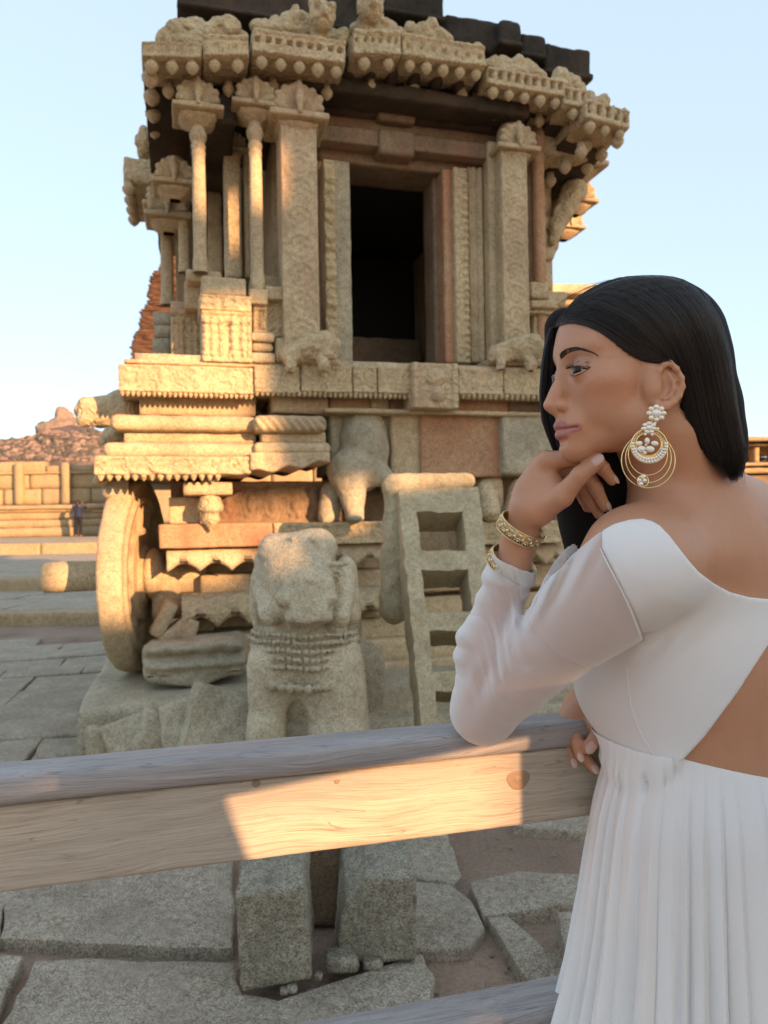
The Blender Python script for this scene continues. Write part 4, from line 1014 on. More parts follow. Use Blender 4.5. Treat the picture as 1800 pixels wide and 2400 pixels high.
f.ell(pe(668, 1404, -.27), (.045, .05, .045), k=.012); f.ell(pe(772, 1402, -.24), (.042, .05, .04), k=.012); f.ell(pe(666, 1432, -.33), (.03, .05, .03), k=.01, op='s'); f.ell(pe(781, 1432, -.30), (.03, .05, .03), k=.01, op='s'); f.rc(pe(650, 1482, -.3), pe(790, 1478, -.3), .035, .035, k=.03, op='s')   # tusk stubs
f.rc(pe(618, 1370, .0), pe(632, 1440, -.13), .05, .058, k=.02); f.rc(pe(806, 1370, .02), pe(796, 1446, -.10), .045, .055, k=.02)
f.ell(pe(612, 1400, .12), (.055, .16, .20), k=.03); f.ell(pe(810, 1380, .12), (.055, .16, .17), k=.04)       # ears
f.rc(pe(812, 1330, .1), pe(826, 1440, .1), .045, .05, k=.03)
f.ell(pe(710, 1545, .05), (.25, .2, .26), k=.06)                     # chest
f.rc(pe(632, 1560, -.02), pe(625, 1730, -.03), .115, .105, k=.05); f.rc(pe(780, 1560, .0), pe(792, 1760, .0), .16, .17, k=.05)
f.rc(pe(625, 1715, -.06), pe(625, 1780, -.06), .125, .13, k=.03); f.rc(pe(790, 1735, -.03), pe(795, 1790, -.03), .175, .18, k=.03)
f.rc(pe(600, 1460, .35), pe(600, 1740, .35), .06, .07, k=.03); f.rc(pe(840, 1560, .5), pe(850, 1780, .5), .15, .17, k=.05)
f.ell(pe(700, 1690, .0), (.055, .3, .13), k=.03, op='s')
f.rc(pe(600, 1320, .2), pe(590, 1560, .25), .05, .06, k=.03)
# bead collars
for cy, n, rad, ax_, dep in ((1488, 30, .0125, 123, 10), (1503, 30, .013, 126, 13), (1519, 30, .013, 128, 16), (1535, 30, .013, 130, 19), (1552, 30, .014, 132, 22), (1588, 20, .023, 136, 34)):
    for i in range(n):
        a = (i+.5)/n*pi; x = 712-ax_*cos(a); y = cy+dep*sin(a)-10; f.rc(pe(x, y, .07-.25*sin(a)), pe(x+.5, y+3, .07-.25*sin(a)), rad, rad*.9, k=.003)
for i in range(10):
    t = i/9; f.ell(pe(690-62*t, 1262+100*t, -.12+.08*t), .019, k=.004); f.ell(pe(735+66*t, 1262+110*t, -.12+.1*t), .019, k=.004)
for sx, ex, ey in ((-1, 650, 1345), (1, 788, 1345)):
    f.ell(pe(ex, ey, -.10), (.034, .03, .022), k=.006); f.ell(pe(ex, ey, -.12), (.018, .03, .010), k=.003, op='s'); f.rc(pe(ex-26, ey-22, -.1), pe(ex+26, ey-24, -.1), .014, .014, k=.006)
for cx_ in (612, 810):
    for k in range(4): f.rc(pe(cx_-8+k*6, 1340+k*12, .0), pe(cx_-14+k*8, 1420+k*8, .02), .008, .008, k=.008)
V, Fc = f.grid(pe(540, 1800, -.5), pe(900, 1225, 1.05)+(.1, 0, 0), .0105)
V = V+np.c_[fbm(V, 8, 4, 1), fbm(V, 8, 4, 2), fbm(V, 8, 4, 3)]*.012+np.c_[fbm(V, 40, 2, 1), fbm(V, 40, 2, 2), fbm(V, 40, 2, 3)]*.004
obj('elephant_body', V, Fc, M['eleph'], EL)
V, Fc = box_surf((-.34, -.32, -lo_[2]), (.42, .8, .09), .05, rnd=.02, amp=.015); obj('statue_base', V, Fc, M['grey'], EL)

# ================================================================ two upright blocks and pebbles in front
def rough_block(name, label, pix, D, depth, ztop_back, mat='block', seed=1, ch=None):
    """pix = front face: top-left, top-right, bottom-right, bottom-left in photo pixels"""
    tl, tr, br, bl = [P(x, y, D) for x, y in pix]
    c = (bl+br)/2; loc = np.array((c[0], c[1], 0))
    n = 26; V, Fc = box_surf((0, 0, 0), (1, 1, 1), 1/n, rnd=.04, amp=0)
    u, w, z = V[:, 0:1], V[:, 1:2], V[:, 2:3]
    X = (bl*(1-u)+br*u)*(1-z)+(tl*(1-u)+tr*u)*z; X = X+np.array((-.02, depth, 0))*w
    X[:, 2] += (ztop_back*w*z)[:, 0]
    if ch is not None: X = ch(X, u[:, 0], w[:, 0], z[:, 0])
    X = X+np.c_[fbm(X, 7, 4, seed), fbm(X, 7, 4, seed+1), fbm(X, 7, 4, seed+2)]*.012+np.c_[fbm(X, 45, 2, seed), fbm(X, 45, 2, seed+1), fbm(X, 45, 2, seed+2)]*.004
    return obj(name, X-loc, Fc, M[mat], None, label=label, category='stone block', group='upright granite blocks in the foreground').__setattr__('location', loc)
fc = lambda x, y: cb(x, y)
rough_block('granite_block', 'narrow upright granite block under the plank, the left one of the pair', [fc(90, 340), fc(375, 300), fc(398, 695), fc(115, 750)], 2.18, .30, .03, seed=3)
def chop(X, u, w, z): X[:, 2] -= np.clip(.32-u, 0, 1)*np.clip(z-.5, 0, 1)*.55*(1-w*.6); return X
rough_block('granite_block', 'wide chipped granite block with a broken upper left corner, right of the narrow block', [fc(530, 275), fc(832, 262), fc(832, 618), fc(508, 632)], 2.31, .30, .03, seed=9, ch=chop)
for i, (x, y, s, wdt) in enumerate(((527, 655, .034, 1.5), (652, 648, .02, 1.5), (290, 752, .012, 1), (320, 745, .016, 1), (405, 240, .04, 1.1), (430, 690, .012, 1))):
    p = G(*cb(x, y), .05); V, Fc = box_surf((-s*wdt, -s, -s*.8), (s*wdt, s, s*.8), s*.25, rnd=s*.5, amp=s*.25, ns=1.2/s, seed=i)
    o = obj('pebble', V, Fc, M['block']); o.location = p+(0, s*.6, s*.55)
    o['label'] = ['fist sized stone wedged in front of the wide chipped block', 'small flat stone under the edge of the wide chipped block', 'tiny pebble below the narrow block, the left of two', 'tiny pebble below the narrow block, the right of two', 'small stone in the dark gap between the two upright blocks, just below the plank', 'tiny chip in the gap at the foot of the two upright blocks'][i]
    o['category'] = 'pebble'
# dark stone filling the gap behind the two blocks
V, Fc = box_surf((-.09, 0, 0), (.09, .12, .42), .03, rnd=.03, amp=.015, seed=77); o = obj('gap_stone', V, Fc, M['dark']); o.location = P(*cb(425, 520), 2.6)*(1, 1, 0)
o['label'] = 'dark stone standing in the gap between the two upright blocks'; o['category'] = 'stone'

# ================================================================ wooden railing
pA = P(0, 1779, .885); rA = np.array((pA[0], pA[1], 0)); TR = radians(14.6)
pl_ = P(1075, 1692, 1.03); ZR = float((pA[2]+pl_[2])/2)
TR = math.atan2(pl_[1]-pA[1], pl_[0]-pA[0])
RL = thing('wooden_railing', 'weathered teak railing with rounded grey top rail and wide plank in front', 'railing', tuple(rA), TR)
def wood(name, a, b, gry, gloss=.6, off=0):
    t = NT(name); v = t.map((1, 1, 1), (off, 0, 0))
    dv = t.noise(t.map((1.1, 3, 3), (off, 0, 0)), 1.6, 3, .5)
    cm = t.n('ShaderNodeCombineXYZ'); t.l(t.math('MULTIPLY', dv, .10), cm.inputs[2])
    ad = t.n('ShaderNodeVectorMath'); ad.operation = 'ADD'; t.l(v, ad.inputs[0]); t.l(cm.outputs[0], ad.inputs[1])
    mp = t.n('ShaderNodeMapping'); mp.inputs['Scale'].default_value = (2.2, 60, 60); t.l(ad.outputs[0], mp.inputs[0])
    g1 = t.noise(mp.outputs[0], 1.0, 6, .65, .4)
    mp2 = t.n('ShaderNodeMapping'); mp2.inputs['Scale'].default_value = (14, 420, 420); t.l(ad.outputs[0], mp2.inputs[0])
    g2 = t.noise(mp2.outputs[0], 1.0, 4, .7)
    mp3 = t.n('ShaderNodeMapping'); mp3.inputs['Scale'].default_value = (1.0, 26, 26); t.l(ad.outputs[0], mp3.inputs[0])
    wv = t.noise(mp3.outputs[0], 1.0, 3, .5, 1.2)
    ln = t.ramp(t.math('ABSOLUTE', t.math('SINE', t.math('MULTIPLY', wv, 42))), [(0, (.40, .35, .30)), (.13, (1, 1, 1))])
    c = t.ramp(g1, [(.3, a), (.7, b)]); c = t.mix(.75, c, ln, 'MULTIPLY')
    c = t.mix(.65, c, t.ramp(g2, [(.36, (.62, .58, .54)), (.5, (1, 1, 1)), (.7, (1.22, 1.2, 1.18))]), 'MULTIPLY')
    s = t.ramp(t.noise(t.map((1.5, 4, 4), (off+4, 0, 0)), 2.2, 4, .6), [(.4, (0, 0, 0)), (.65, (.6, .6, .6))]); c = t.mix(s, c, gry)
    h = t.math('ADD', t.math('MULTIPLY', g2, .7), g1)
    return t.fin(c, gloss, t.bump(h, .0016), .35)
M['plank'] = wood('weathered teak plank', (.36, .29, .215), (.52, .44, .345), (.42, .37, .30))
M['rail'] = wood('silvered teak rail', (.24, .22, .21), (.43, .40, .385), (.30, .275, .27), .5, 3)
def rpt(px, py, y):                                # local x,z of a pixel on the plane local-y = y
    x, z = ray(px, py); d = np.array((x, 1, z)); n = np.array((-sin(TR), cos(TR), 0)); t = (rA@n+y)/(d@n); p = d*t-rA
    return p@np.array((cos(TR), sin(TR), 0)), EYE+z*t
RW = .060
x0 = -.9; x1 = 1.6
def wave(V):
    V = V.copy(); V[:, 2] += .0015*vn(V, 3, 1); return V
V, Fc = box_surf((x0, -RW, ZR-.036), (x1, .004, ZR), (.02, .004, .004), rnd=.013, amp=.0006, ns=30, warp=wave); obj('top_rail', V, Fc, M['rail'], RL)
bx_, bz = rpt(620, 2010, -RW+.01); b2, bz2 = rpt(1000, 1972, -RW+.01)
V, Fc = box_surf((x0, -RW+.014, (bz+bz2)/2), (x1, -.014, ZR-.038), (.02, .004, .004), rnd=.003, amp=.0005, ns=40, warp=wave); obj('plank', V, Fc, M['plank'], RL)
lx, lz = rpt(1300, 2288, .008)
V, Fc = box_surf((x0, -RW-.0, lz-.20), (x1, .0, lz-.034), (.02, .01, .01), rnd=.003, amp=.0005, ns=40); obj('plank', V, Fc, M['plank'], RL)
V, Fc = box_surf((x0, -RW-.004, lz-.032), (x1, .012, lz+.004), (.02, .004, .004), rnd=.013, amp=.0006, ns=30); obj('lower_rail', V, Fc, M['rail'], RL)
for xx in (-.85, 1.35):
    V, Fc = box_surf((xx-.04, .006, -.0), (xx+.04, .08, ZR-.04), .03, rnd=.004); obj('post', V, Fc, M['plank'], RL)
# knots in the plank face
for px, py, r in ((1215, 1828, .016), (600, 1838, .005), (790, 1832, .004), (565, 1830, .003)):
    kx, kz = rpt(px, py, -RW+.013); V, Fc = lathe([(.001, .0012), (r*.25, .001), (r*.35, .0002), (r*.6, .0009), (r*.8, .0003), (r, -.001)], 26, mod=lambda a, z: 1+.08*np.sin(3*a))
    V = V@np.array([[1.3, 0, 0], [0, 0, -1], [0, 1, 0]]).T; obj('knot', V+np.array((kx, -RW+.0142, kz)), Fc, M['knot'] if 'knot' in M else M.setdefault('knot', plain('wood knot', (.30, .20, .12), .6)), RL)

# ================================================================ people far away by the wall
def far_person(px, py, D, zf, cols, label, group, arms=True, Hh=1.68):
    b = P(px, py, D); b = np.array((b[0], D, zf))
    o = thing('person', label, 'person', tuple(b), radians(180), group); k = Hh/1.7
    f = Fld(); S = lambda x, y, z: np.array((x, y, z))*k
    f.ell(S(0, 0, 1.58), (.085, .10, .12)); f.rc(S(0, 0, 1.40), S(0, 0, 1.5), .055, k=.03); f.rc(S(-.13, 0, 1.36), S(.13, 0, 1.36), .075, k=.06); f.ell(S(0, 0, 1.2), (.16, .10, .22), k=.08); f.ell(S(0, .0, .98), (.16, .11, .14), k=.08)
    for s in (-1, 1):
        f.rc(S(.09*s, 0, .92), S(.10*s, -.02, .5), .085, .06, k=.04); f.rc(S(.10*s, -.02, .5), S(.10*s, .02, .09), .058, .04, k=.03); f.rc(S(.10*s, .04, .05), S(.11*s, -.12, .04), .04, .035, k=.03)
        if arms: f.rc(S(.19*s, 0, 1.36), S(.27*s, -.16, 1.38), .05, .04, k=.04); f.rc(S(.27*s, -.16, 1.38), S(.10*s, -.28, 1.62), .04, .03, k=.03); f.ell(S(.08*s, -.30, 1.66), (.035, .04, .05), k=.02)
        else: f.rc(S(.19*s, 0, 1.36), S(.24*s, 0, 1.1), .05, .04, k=.04); f.rc(S(.24*s, 0, 1.1), S(.22*s, -.06, .85), .04, .03, k=.03)
    V, Fc = f.grid((-.45, -.45, -.02), (.45, .3, 1.8), .022)
    c = np.tile(np.array((.30, .17, .11)), (len(V), 1))
    obj('body', V, Fc, M['skinfar'], o)
    def cloth(nm, z0, z1, mt, t=.016, xr=.9):
        g = Fld(); g.ops = list(f.ops); V, Fc = g.grid((-.45, -.45, z0), (.45, .3, z1), .022, post=lambda q, x, y, z: np.maximum(np.maximum(q-t, z-z1*k+.03), z0*k+.03-z)); obj(nm, V, Fc, mt, o)
    cloth('trousers', .06, 1.0, cols[1]); cloth('shirt', .90, 1.46, cols[0], .02)
    g = Fld(); g.ell(S(0, .02, 1.61), (.10, .11, .12)); g.ell(S(0, .09, 1.5), (.07, .05, .14), k=.05); V, Fc = g.grid((-.2, -.2, 1.3), (.2, .25, 1.8), .02, post=lambda q, x, y, z: np.maximum(q, -(y+.03))); obj('hair', V, Fc, M['blackhair'], o)
M['skinfar'] = plain('brown skin', (.25, .13, .08), .6); M['blackhair'] = plain('black hair', (.015, .012, .012), .5)
DP = d4-1.6
far_person(184, 1252, DP, z3, (plain('navy blue shirt', (.010, .020, .055), .8), plain('black trousers', (.004, .004, .006), .8)), 'tourist in navy top and black trousers, arms raised, standing before the compound wall', None)
0 and far_person(198, 1250, DP+.7, z3, (plain('white shirt', (.6, .6, .62), .8), plain('grey trousers', (.12, .13, .15), .8)), 'person in white mostly hidden behind the tourist in navy by the wall', None, False, 1.55)
# ================================================================ unseen hall added behind the camera, its gaps shaped to throw sun patches
ca, sa, te = cos(SUN_AZ), sin(SUN_AZ), tan(SUN_EL); HB = 14.0
def sq(p): return p[0]*ca+p[1]*sa, p[2]+((p[1]*ca-p[0]*sa)+HB)*te
def sqp(px, py, D): return sq(P(px, py, D))
gaps = []
def gap(s0, s1, z0, z1): gaps.append((s0, s1, z0, z1))
sA0 = 1.5; sA1 = sqp(640, 1100, 4.9)[0]
gap(sA0, 1.95, sqp(300, 1455, 4.9)[1], sqp(300, 720, 4.9)[1]); gap(1.95, sA1, 5.34, sqp(300, 720, 4.9)[1])
gap(sqp(455, 400, 4.9)[0], 2.74, sqp(500, 470, 4.9)[1], sqp(500, 318, 4.9)[1])
gap(sA1, sq((-3.9, 9.8, 0))[0], sq((-4.5, 9.75, -.05))[1], sq((-4.5, 9.75, .3))[1])
gap(.26, .79, 4.22, 4.60)
hall = thing('shade_hall', 'unseen stone hall added behind the viewer, its gaps shaped to place sun patches', 'building', (0, 0, 0), SUN_AZ)
S_ = sorted(set([-0.5, 5.6]+[g[0] for g in gaps]+[g[1] for g in gaps])); Z_ = sorted(set([0, 10.1]+[g[2] for g in gaps]+[g[3] for g in gaps]))
for i in range(len(S_)-1):
    run = None
    for j in range(len(Z_)):
        sm = (S_[i]+S_[i+1])/2; full = j < len(Z_)-1 and not any(g[0] < sm < g[1] and g[2] < (Z_[j]+Z_[j+1])/2 < g[3] for g in gaps)
        if full and run is None: run = Z_[j]
        if not full and run is not None:
            V, Fc = box_surf((S_[i]-.002*(i % 2), -HB-.20, run), (S_[i+1]+.002*(i % 2), -HB+.002*(i % 2), Z_[j]), .25, rnd=0, amp=0); obj('wall_section', V, Fc, M['stone'], hall, smooth=False); run = None

# unseen railing added behind the camera to trim the plank's sun patch
nr = thing('shade_railing', 'unseen railing added behind the viewer to trim the sun patch on the plank', 'railing', (0, 0, 0), SUN_AZ)
def nb(name, s0, s1, z0, z1, dy=0): V, Fc = box_surf((s0, -.64+dy, z0), (s1, -.60+dy, z1), .05, rnd=.004, amp=.001); obj(name, V, Fc, M['stone'], nr)
zq = lambda z: z+(.755+.60)*te
nb('top_rail', .30, .92, zq(1.130), zq(1.195)); nb('plank', .0, .92, zq(.78), zq(.985))
_q = [(.0, zq(.95)), (.482, zq(.95)), (.415, zq(1.17)), (.0, zq(1.17))]; obj('shade_panel', [(a, -.60, b) for a, b in _q]+[(a, -.63, b) for a, b in _q], [(0, 1, 2, 3), (7, 6, 5, 4), (0, 4, 5, 1), (1, 5, 6, 2), (2, 6, 7, 3), (3, 7, 4, 0)], M['stone'], nr, smooth=False)  # added panel, cut to slant the left edge of the sun patch
V, Fc = tube([(.30, -.62, 0), (.30, -.62, zq(1.2))], .045, 10); obj('post', V, Fc, M['stone'], nr)
nb('shade_panel', .778, 1.4, .1, zq(1.25), -.012)  # added screen that keeps the sun off the skirt
# ================================================================ the woman at the railing
def skin_mat(name='skin'):
    t = NT(name); v = t.map(); a = t.n('ShaderNodeAttribute'); a.attribute_name = 'Col'
    n = t.noise(v, 45, 4, .6); n2 = t.noise(v, 420, 3, .6)
    c = t.mix(.35, a.outputs['Color'], t.ramp(n, [(.3, (.88, .84, .82)), (.7, (1.1, 1.08, 1.06))]), 'MULTIPLY')
    t.b.inputs['Subsurface Weight'].default_value = .12; t.b.inputs['Subsurface Radius'].default_value = (1, .35, .2); t.b.inputs['Subsurface Scale'].default_value = .006
    return t.fin(c, .46, t.bump(t.math('ADD', n2, t.math('MULTIPLY', n, .6)), .0003), .42)
M['skin'] = skin_mat()
def hair_mat():
    t = NT('black hair'); v = t.map((300, 300, 12)); n = t.noise(v, 1, 4, .6)
    c = t.ramp(n, [(.3, (.007, .006, .006)), (.7, (.026, .020, .018))])
    return t.fin(c, .42, t.bump(n, .0012), .35)
M['hair'] = hair_mat()
def strand_mat():
    t = NT('hair strand'); a = t.n('ShaderNodeAttribute'); a.attribute_name = 'Col'
    return t.fin(a.outputs['Color'], .33, None, .42)
M['strand'] = strand_mat()
M['hairbase'] = plain('black hair underlayer', (.010, .008, .008), .75, 0, .15)
def cloth_mat(name, col, sheer=0.0):
    t = NT(name); v = t.map(); n = t.noise(v, 900, 2, .5); n2 = t.noise(v, 12, 4, .5)
    c = t.mix(.12, col, t.ramp(n2, [(.3, (.85, .86, .9)), (.7, (1.05, 1.05, 1.02))]), 'MULTIPLY')
    m = t.fin(c, .72, t.bump(t.math('ADD', n, t.math('MULTIPLY', n2, 2.5)), .0004), .25)
    t.b.inputs['Sheen Weight'].default_value = .15
    tr = t.n('ShaderNodeBsdfTranslucent'); tr.inputs[0].default_value = tuple(col)+(1,); mx = t.n('ShaderNodeMixShader'); mx.inputs[0].default_value = .22
    t.l(t.b.outputs[0], mx.inputs[1]); t.l(tr.outputs[0], mx.inputs[2]); last = mx.outputs[0]
    if sheer:
        tp = t.n('ShaderNodeBsdfTransparent'); mx2 = t.n('ShaderNodeMixShader'); lw = t.n('ShaderNodeLayerWeight'); lw.inputs[0].default_value = .45
        r = t.ramp(lw.outputs['Facing'], [(0, (sheer,)*3), (.75, (sheer*.25,)*3), (1, (0, 0, 0))]); t.l(r, mx2.inputs[0])
        t.l(last, mx2.inputs[1]); t.l(tp.outputs[0], mx2.inputs[2]); last = mx2.outputs[0]
    t.l(last, t.out.inputs[0]); return m
M['crepe'] = cloth_mat('white crepe cloth', (.93, .92, .90)); M['sheer'] = cloth_mat('sheer white chiffon', (.93, .92, .91), .58)
M['gold'] = plain('polished gold', (.85, .66, .34), .30, 1.0); M['nail'] = plain('nude nail polish', (.62, .40, .32), .25)
def gem_mat():
    t = NT('polki stone'); t.b.inputs['Transmission Weight'].default_value = .0; t.b.inputs['Coat Weight'].default_value = 1.0
    return t.fin((.80, .79, .76), .10, None, .8)
M['gem'] = gem_mat()

k1 = crop(1220, 620, .3496); k2 = crop(1220, 720, .2411); k3 = crop(1100, 1000, .3014); k4 = crop(1050, 1200, .4521); k5 = crop(1250, 1600, .3616)
YAW = radians(9); HO = P(1500, 880, .87); fw = np.array((-cos(YAW), -sin(YAW), 0)); lt = np.array((sin(YAW), -cos(YAW), 0)); upv = np.array((0, 0, 1.))
def hw(f, u, l): return HO+(fw*f+upv*u+lt*l)*.001             # head frame (mm) -> world
def hp(cx, cy, l, c=k1):
    px, py = c(cx, cy); k, kz = ray(px, py); s_, c_ = sin(YAW), cos(YAW); l = l*.001
    f = (k*(HO[1]-l*c_)-HO[0]-l*s_)/(k*s_-c_); D = HO[1]-f*s_-l*c_
    return np.array((f*1000, (EYE+kz*D-HO[2])*1000, l*1000))
HR = np.stack([fw, upv, lt], 1)
def rotm(ax, deg): return np.array(Matrix.Rotation(radians(deg), 3, ax))
B = Fld()
mm = .001
def he(c, r, k=10, op='u', R=None):
    RR = HR if R is None else HR@R
    B.ell(hw(*c), np.array(r)*mm, RR, k*mm, op)
def hr(a, b, ra, rb, k=8, op='u'): B.rc(hw(*a), hw(*b), ra*mm, rb*mm, k*mm, op)
# skull and face
he((0, 30, 0), (93, 78, 71), 0); he((42, 36, 0), (55, 52, 57), 20); he((48, -18, 0), (47, 62, 52), 20)
he((40, -52, 0), (45, 38, 40), 16)
for s in (-1, 1):
    he((60, -14, 40*s), (25, 19, 21), 16)                          # cheekbone
    hr((76, -83, 7*s), (30, -60, 37*s), 12, 11, 18); hr((30, -62, 39*s), (4, -28, 53*s), 12, 12, 18)   # jaw
    hr((91, 26, 9*s), (78, 25, 42*s), 5.2, 5, 16)                     # brow
    he((50, -40, 37*s), (24, 24, 14), 14)                           # cheek
he((86, -86, 0), (14, 13, 14), 14)                                  # chin
he((86, -60, 0), (17, 20, 25), 12)                                  # mouth mass
for s in (-1, 1): he((101, 3, 29*s), (13, 12, 17), 9, 's')           # sockets
# nose
hr((94, 12, 0), (104.4, -24, 0), 5.2, 5.9, 10); hr((103, -20, 0), (111.8, -35.4, 0), 5.8, 7.6, 10)
for s in (-1, 1): he((98.5, -37.5, 9*s), (8.2, 6.4, 5.8), 6); he((103, -46.5, 6.2*s), (5.2, 3.0, 3.2), 2, 's')
hr((107, -42, 0), (99, -47, 0), 5, 4.5, 5)
hr((98.5, -48, 0), (99, -56, 0), 4.5, 4.5, 6)
# lips
for s in (-1, 1):
    hr((101.7, -59.5, 3*s), (97.2, -61, 12*s), 5.0, 4.0, 3); hr((97.2, -61, 12*s), (87.2, -62.9, 23.5*s), 3.8, 2.0, 3)
    hr((100.2, -70, 0), (96.2, -69.5, 11*s), 5.2, 4.5, 3); hr((96.2, -69.5, 11*s), (87.2, -64.6, 22.5*s), 4.5, 2.0, 3)
    hr((107.2, -64.2, 0), (101.2, -64.8, 12*s), 1.0, 1.0, 1.6, 's'); hr((101.2, -64.8, 12*s), (89.7, -63.2, 26*s), 1.0, 1.2, 1.6, 's')
he((101, -79, 0), (5, 4, 15), 5, 's')
# eyelids with an almond opening; the eyeball is its own piece
EC = {}
for s in (-1, 1):
    ec = (84.0, -1.2, 30.5*s); EC[s] = ec; he(ec, (13.0,)*3, 5)
    hr((97, 5.4, 22*s), (91.5, 6.8, 34*s), 1.1, 1.3, 2, 's'); hr((91.5, 6.8, 34*s), (82.5, 4.0, 43.5*s), 1.3, .8, 2, 's')     # lid crease
    hr((99, -2.6, 20*s), (98.5, -1.6, 30*s), 3.1, 4.8, 1, 's'); hr((98.5, -1.6, 30*s), (93.5, -1.6, 39*s), 4.8, 3.3, 1, 's'); hr((93.5, -1.6, 39*s), (87, -1.0, 46*s), 3.4, .8, 1, 's')
# ear on the near side (and its twin)
def ear(s):
    def q(cx, cy, l): p = hp(cx, cy, l-6); return (p[0], p[1], p[2]) if s > 0 else (p[0], p[1], -p[2])
    c = q(985, 810, 68); he(c, (16, 23, 4.5), 5, R=rotm('Z', -14)@rotm('Y', 18*s))
    rim = [(905, 770, 70), (930, 710, 73), (965, 672, 75), (1005, 662, 77), (1045, 700, 78), (1078, 760, 78), (1085, 820, 77), (1062, 880, 75), (1020, 925, 73), (970, 955, 71), (925, 955, 69), (893, 925, 67)]
    rr_ = [2.4, 2.8, 3.0, 3.1, 3.1, 3.1, 3.0, 3.4, 4.2, 5.2, 5.0, 3.2]
    pts = [q(*p) for p in rim]
    for i in range(len(pts)-1): hr(pts[i], pts[i+1], rr_[i], rr_[i+1], 2.5)
    an = [q(*p) for p in [(990, 730, 73), (1025, 780, 75), (1030, 830, 75), (1000, 880, 74), (960, 900, 73)]]
    for i in range(len(an)-1): hr(an[i], an[i+1], 2.4, 2.6, 3)
    he(q(965, 825, 75), (6.5, 9.5, 6), 3, 's'); he(q(975, 750, 76), (3.5, 6, 3), 2.5, 's', rotm('Z', -25)); hr(q(1050, 730, 79), q(1052, 850, 79), 1.4, 1.4, 2, 's')
    he(q(893, 830, 69), (6, 8, 4.5), 4); he(q(880, 800, 66), (10, 22, 8), 8)
ear(1); ear(-1)
# ---- neck, torso, arms in world metres (from photo pixels and depth)
def T_(px, py, D): return P(px, py, D)
tf = np.array((-.6, .8, 0)); tr_ = np.array((.8, .6, 0))
B.rc(T_(1560, 1010, .88), T_(1625, 1200, .93), .047, .051, .03); B.rc(T_(1518, 1070, .90), T_(1588, 1230, .95), .027, .038, .03)
RT = np.stack([tr_, tf, upv], 1)
SHL = T_(1492, 1318, .83); SHR = SHL+tr_*.33+np.array((0, 0, .02))
B.ell(T_(1660, 1440, .985), (.165, .10, .19), RT, .05)
B.rc(SHL+(0, 0, .0), SHR, .050, .055, .045)
B.rc(T_(1625, 1190, .93), SHL+(.02, .03, .016), .040, .037, .05); B.rc(T_(1640, 1190, .94), SHR, .045, .042, .05)
B.ell(T_(1655, 1690, .985), (.132, .10, .16), RT, .06); B.ell(T_(1662, 1860, .99), (.142, .115, .11), RT, .06)
B.ell(T_(1500, 1568, 1.02), (.060, .060, .068), RT, .05); B.ell(T_(1450, 1600, .985), (.042, .048, .052), RT, .05)
# back furrow and shoulder blade
B.rc(T_(1800, 1500, .93), T_(1790, 1900, .93), .012, .012, .05, 's')
# near (left) arm: shoulder > elbow on the rail > wrist under the chin
EL_ = T_(1134, 1668, .965); WR_ = T_(1218, 1262, .925)
B.rc(SHL, T_(1405, 1412, .85), .055, .044, .035); B.rc(T_(1405, 1412, .85), EL_, .043, .034, .03)
B.rc(EL_, T_(1152, 1520, .955), .033, .032, .02); B.rc(T_(1152, 1520, .955), WR_, .032, .0200, .02)
NH = len(B.ops)
# near hand
def h3(cx, cy, D): return P(*k3(cx, cy), D)
B.rc(WR_, h3(470, 640, .912), .0195, .019, .014); B.rc(h3(450, 620, .912), h3(590, 300, .905), .020, .0150, .016)
B.rc(h3(520, 640, .900), h3(640, 470, .895), .0175, .0165, .016); B.rc(h3(480, 480, .915), h3(600, 260, .922), .018, .013, .014)
B.rc(h3(470, 520, .93), h3(610, 300, .955), .017, .011, .014); B.rc(h3(460, 600, .925), h3(650, 420, .95), .016, .012, .014)
fing = {
 'index': ([(612, 262, .893), (930, 236, .868), (1035, 320, .872), (1110, 418, .878)], [.0112, .0088, .0078, .0062]),
 'middle': ([(640, 320, .915), (900, 330, .893), (985, 480, .895), (1055, 622, .900)], [.0112, .0090, .0080, .0064]),
 'ring': ([(650, 380, .935), (870, 420, .915), (940, 560, .915), (1005, 682, .918)], [.0105, .0086, .0076, .0060]),
 'little': ([(660, 420, .950), (840, 470, .936), (890, 560, .934), (915, 632, .936)], [.0095, .0076, .0068, .0055])}
TIPS = []
for n_, (p, r) in fing.items():
    q = [h3(*a) for a in p]; 
    for i in range(3): B.rc(q[i], q[i+1], r[i], r[i+1], .004 if i else .010)
    TIPS.append((q[2], q[3], r[3]))
q = [h3(560, 640, .895), h3(720, 540, .872), h3(868, 372, .855), h3(1000, 272, .848)]
for i, (a, b) in enumerate(((.0170, .0135), (.0128, .0098), (.0102, .0082))): B.rc(q[i], q[i+1], a, b, .010 if i == 0 else .005)
TIPS.append((q[2], q[3], .0082))
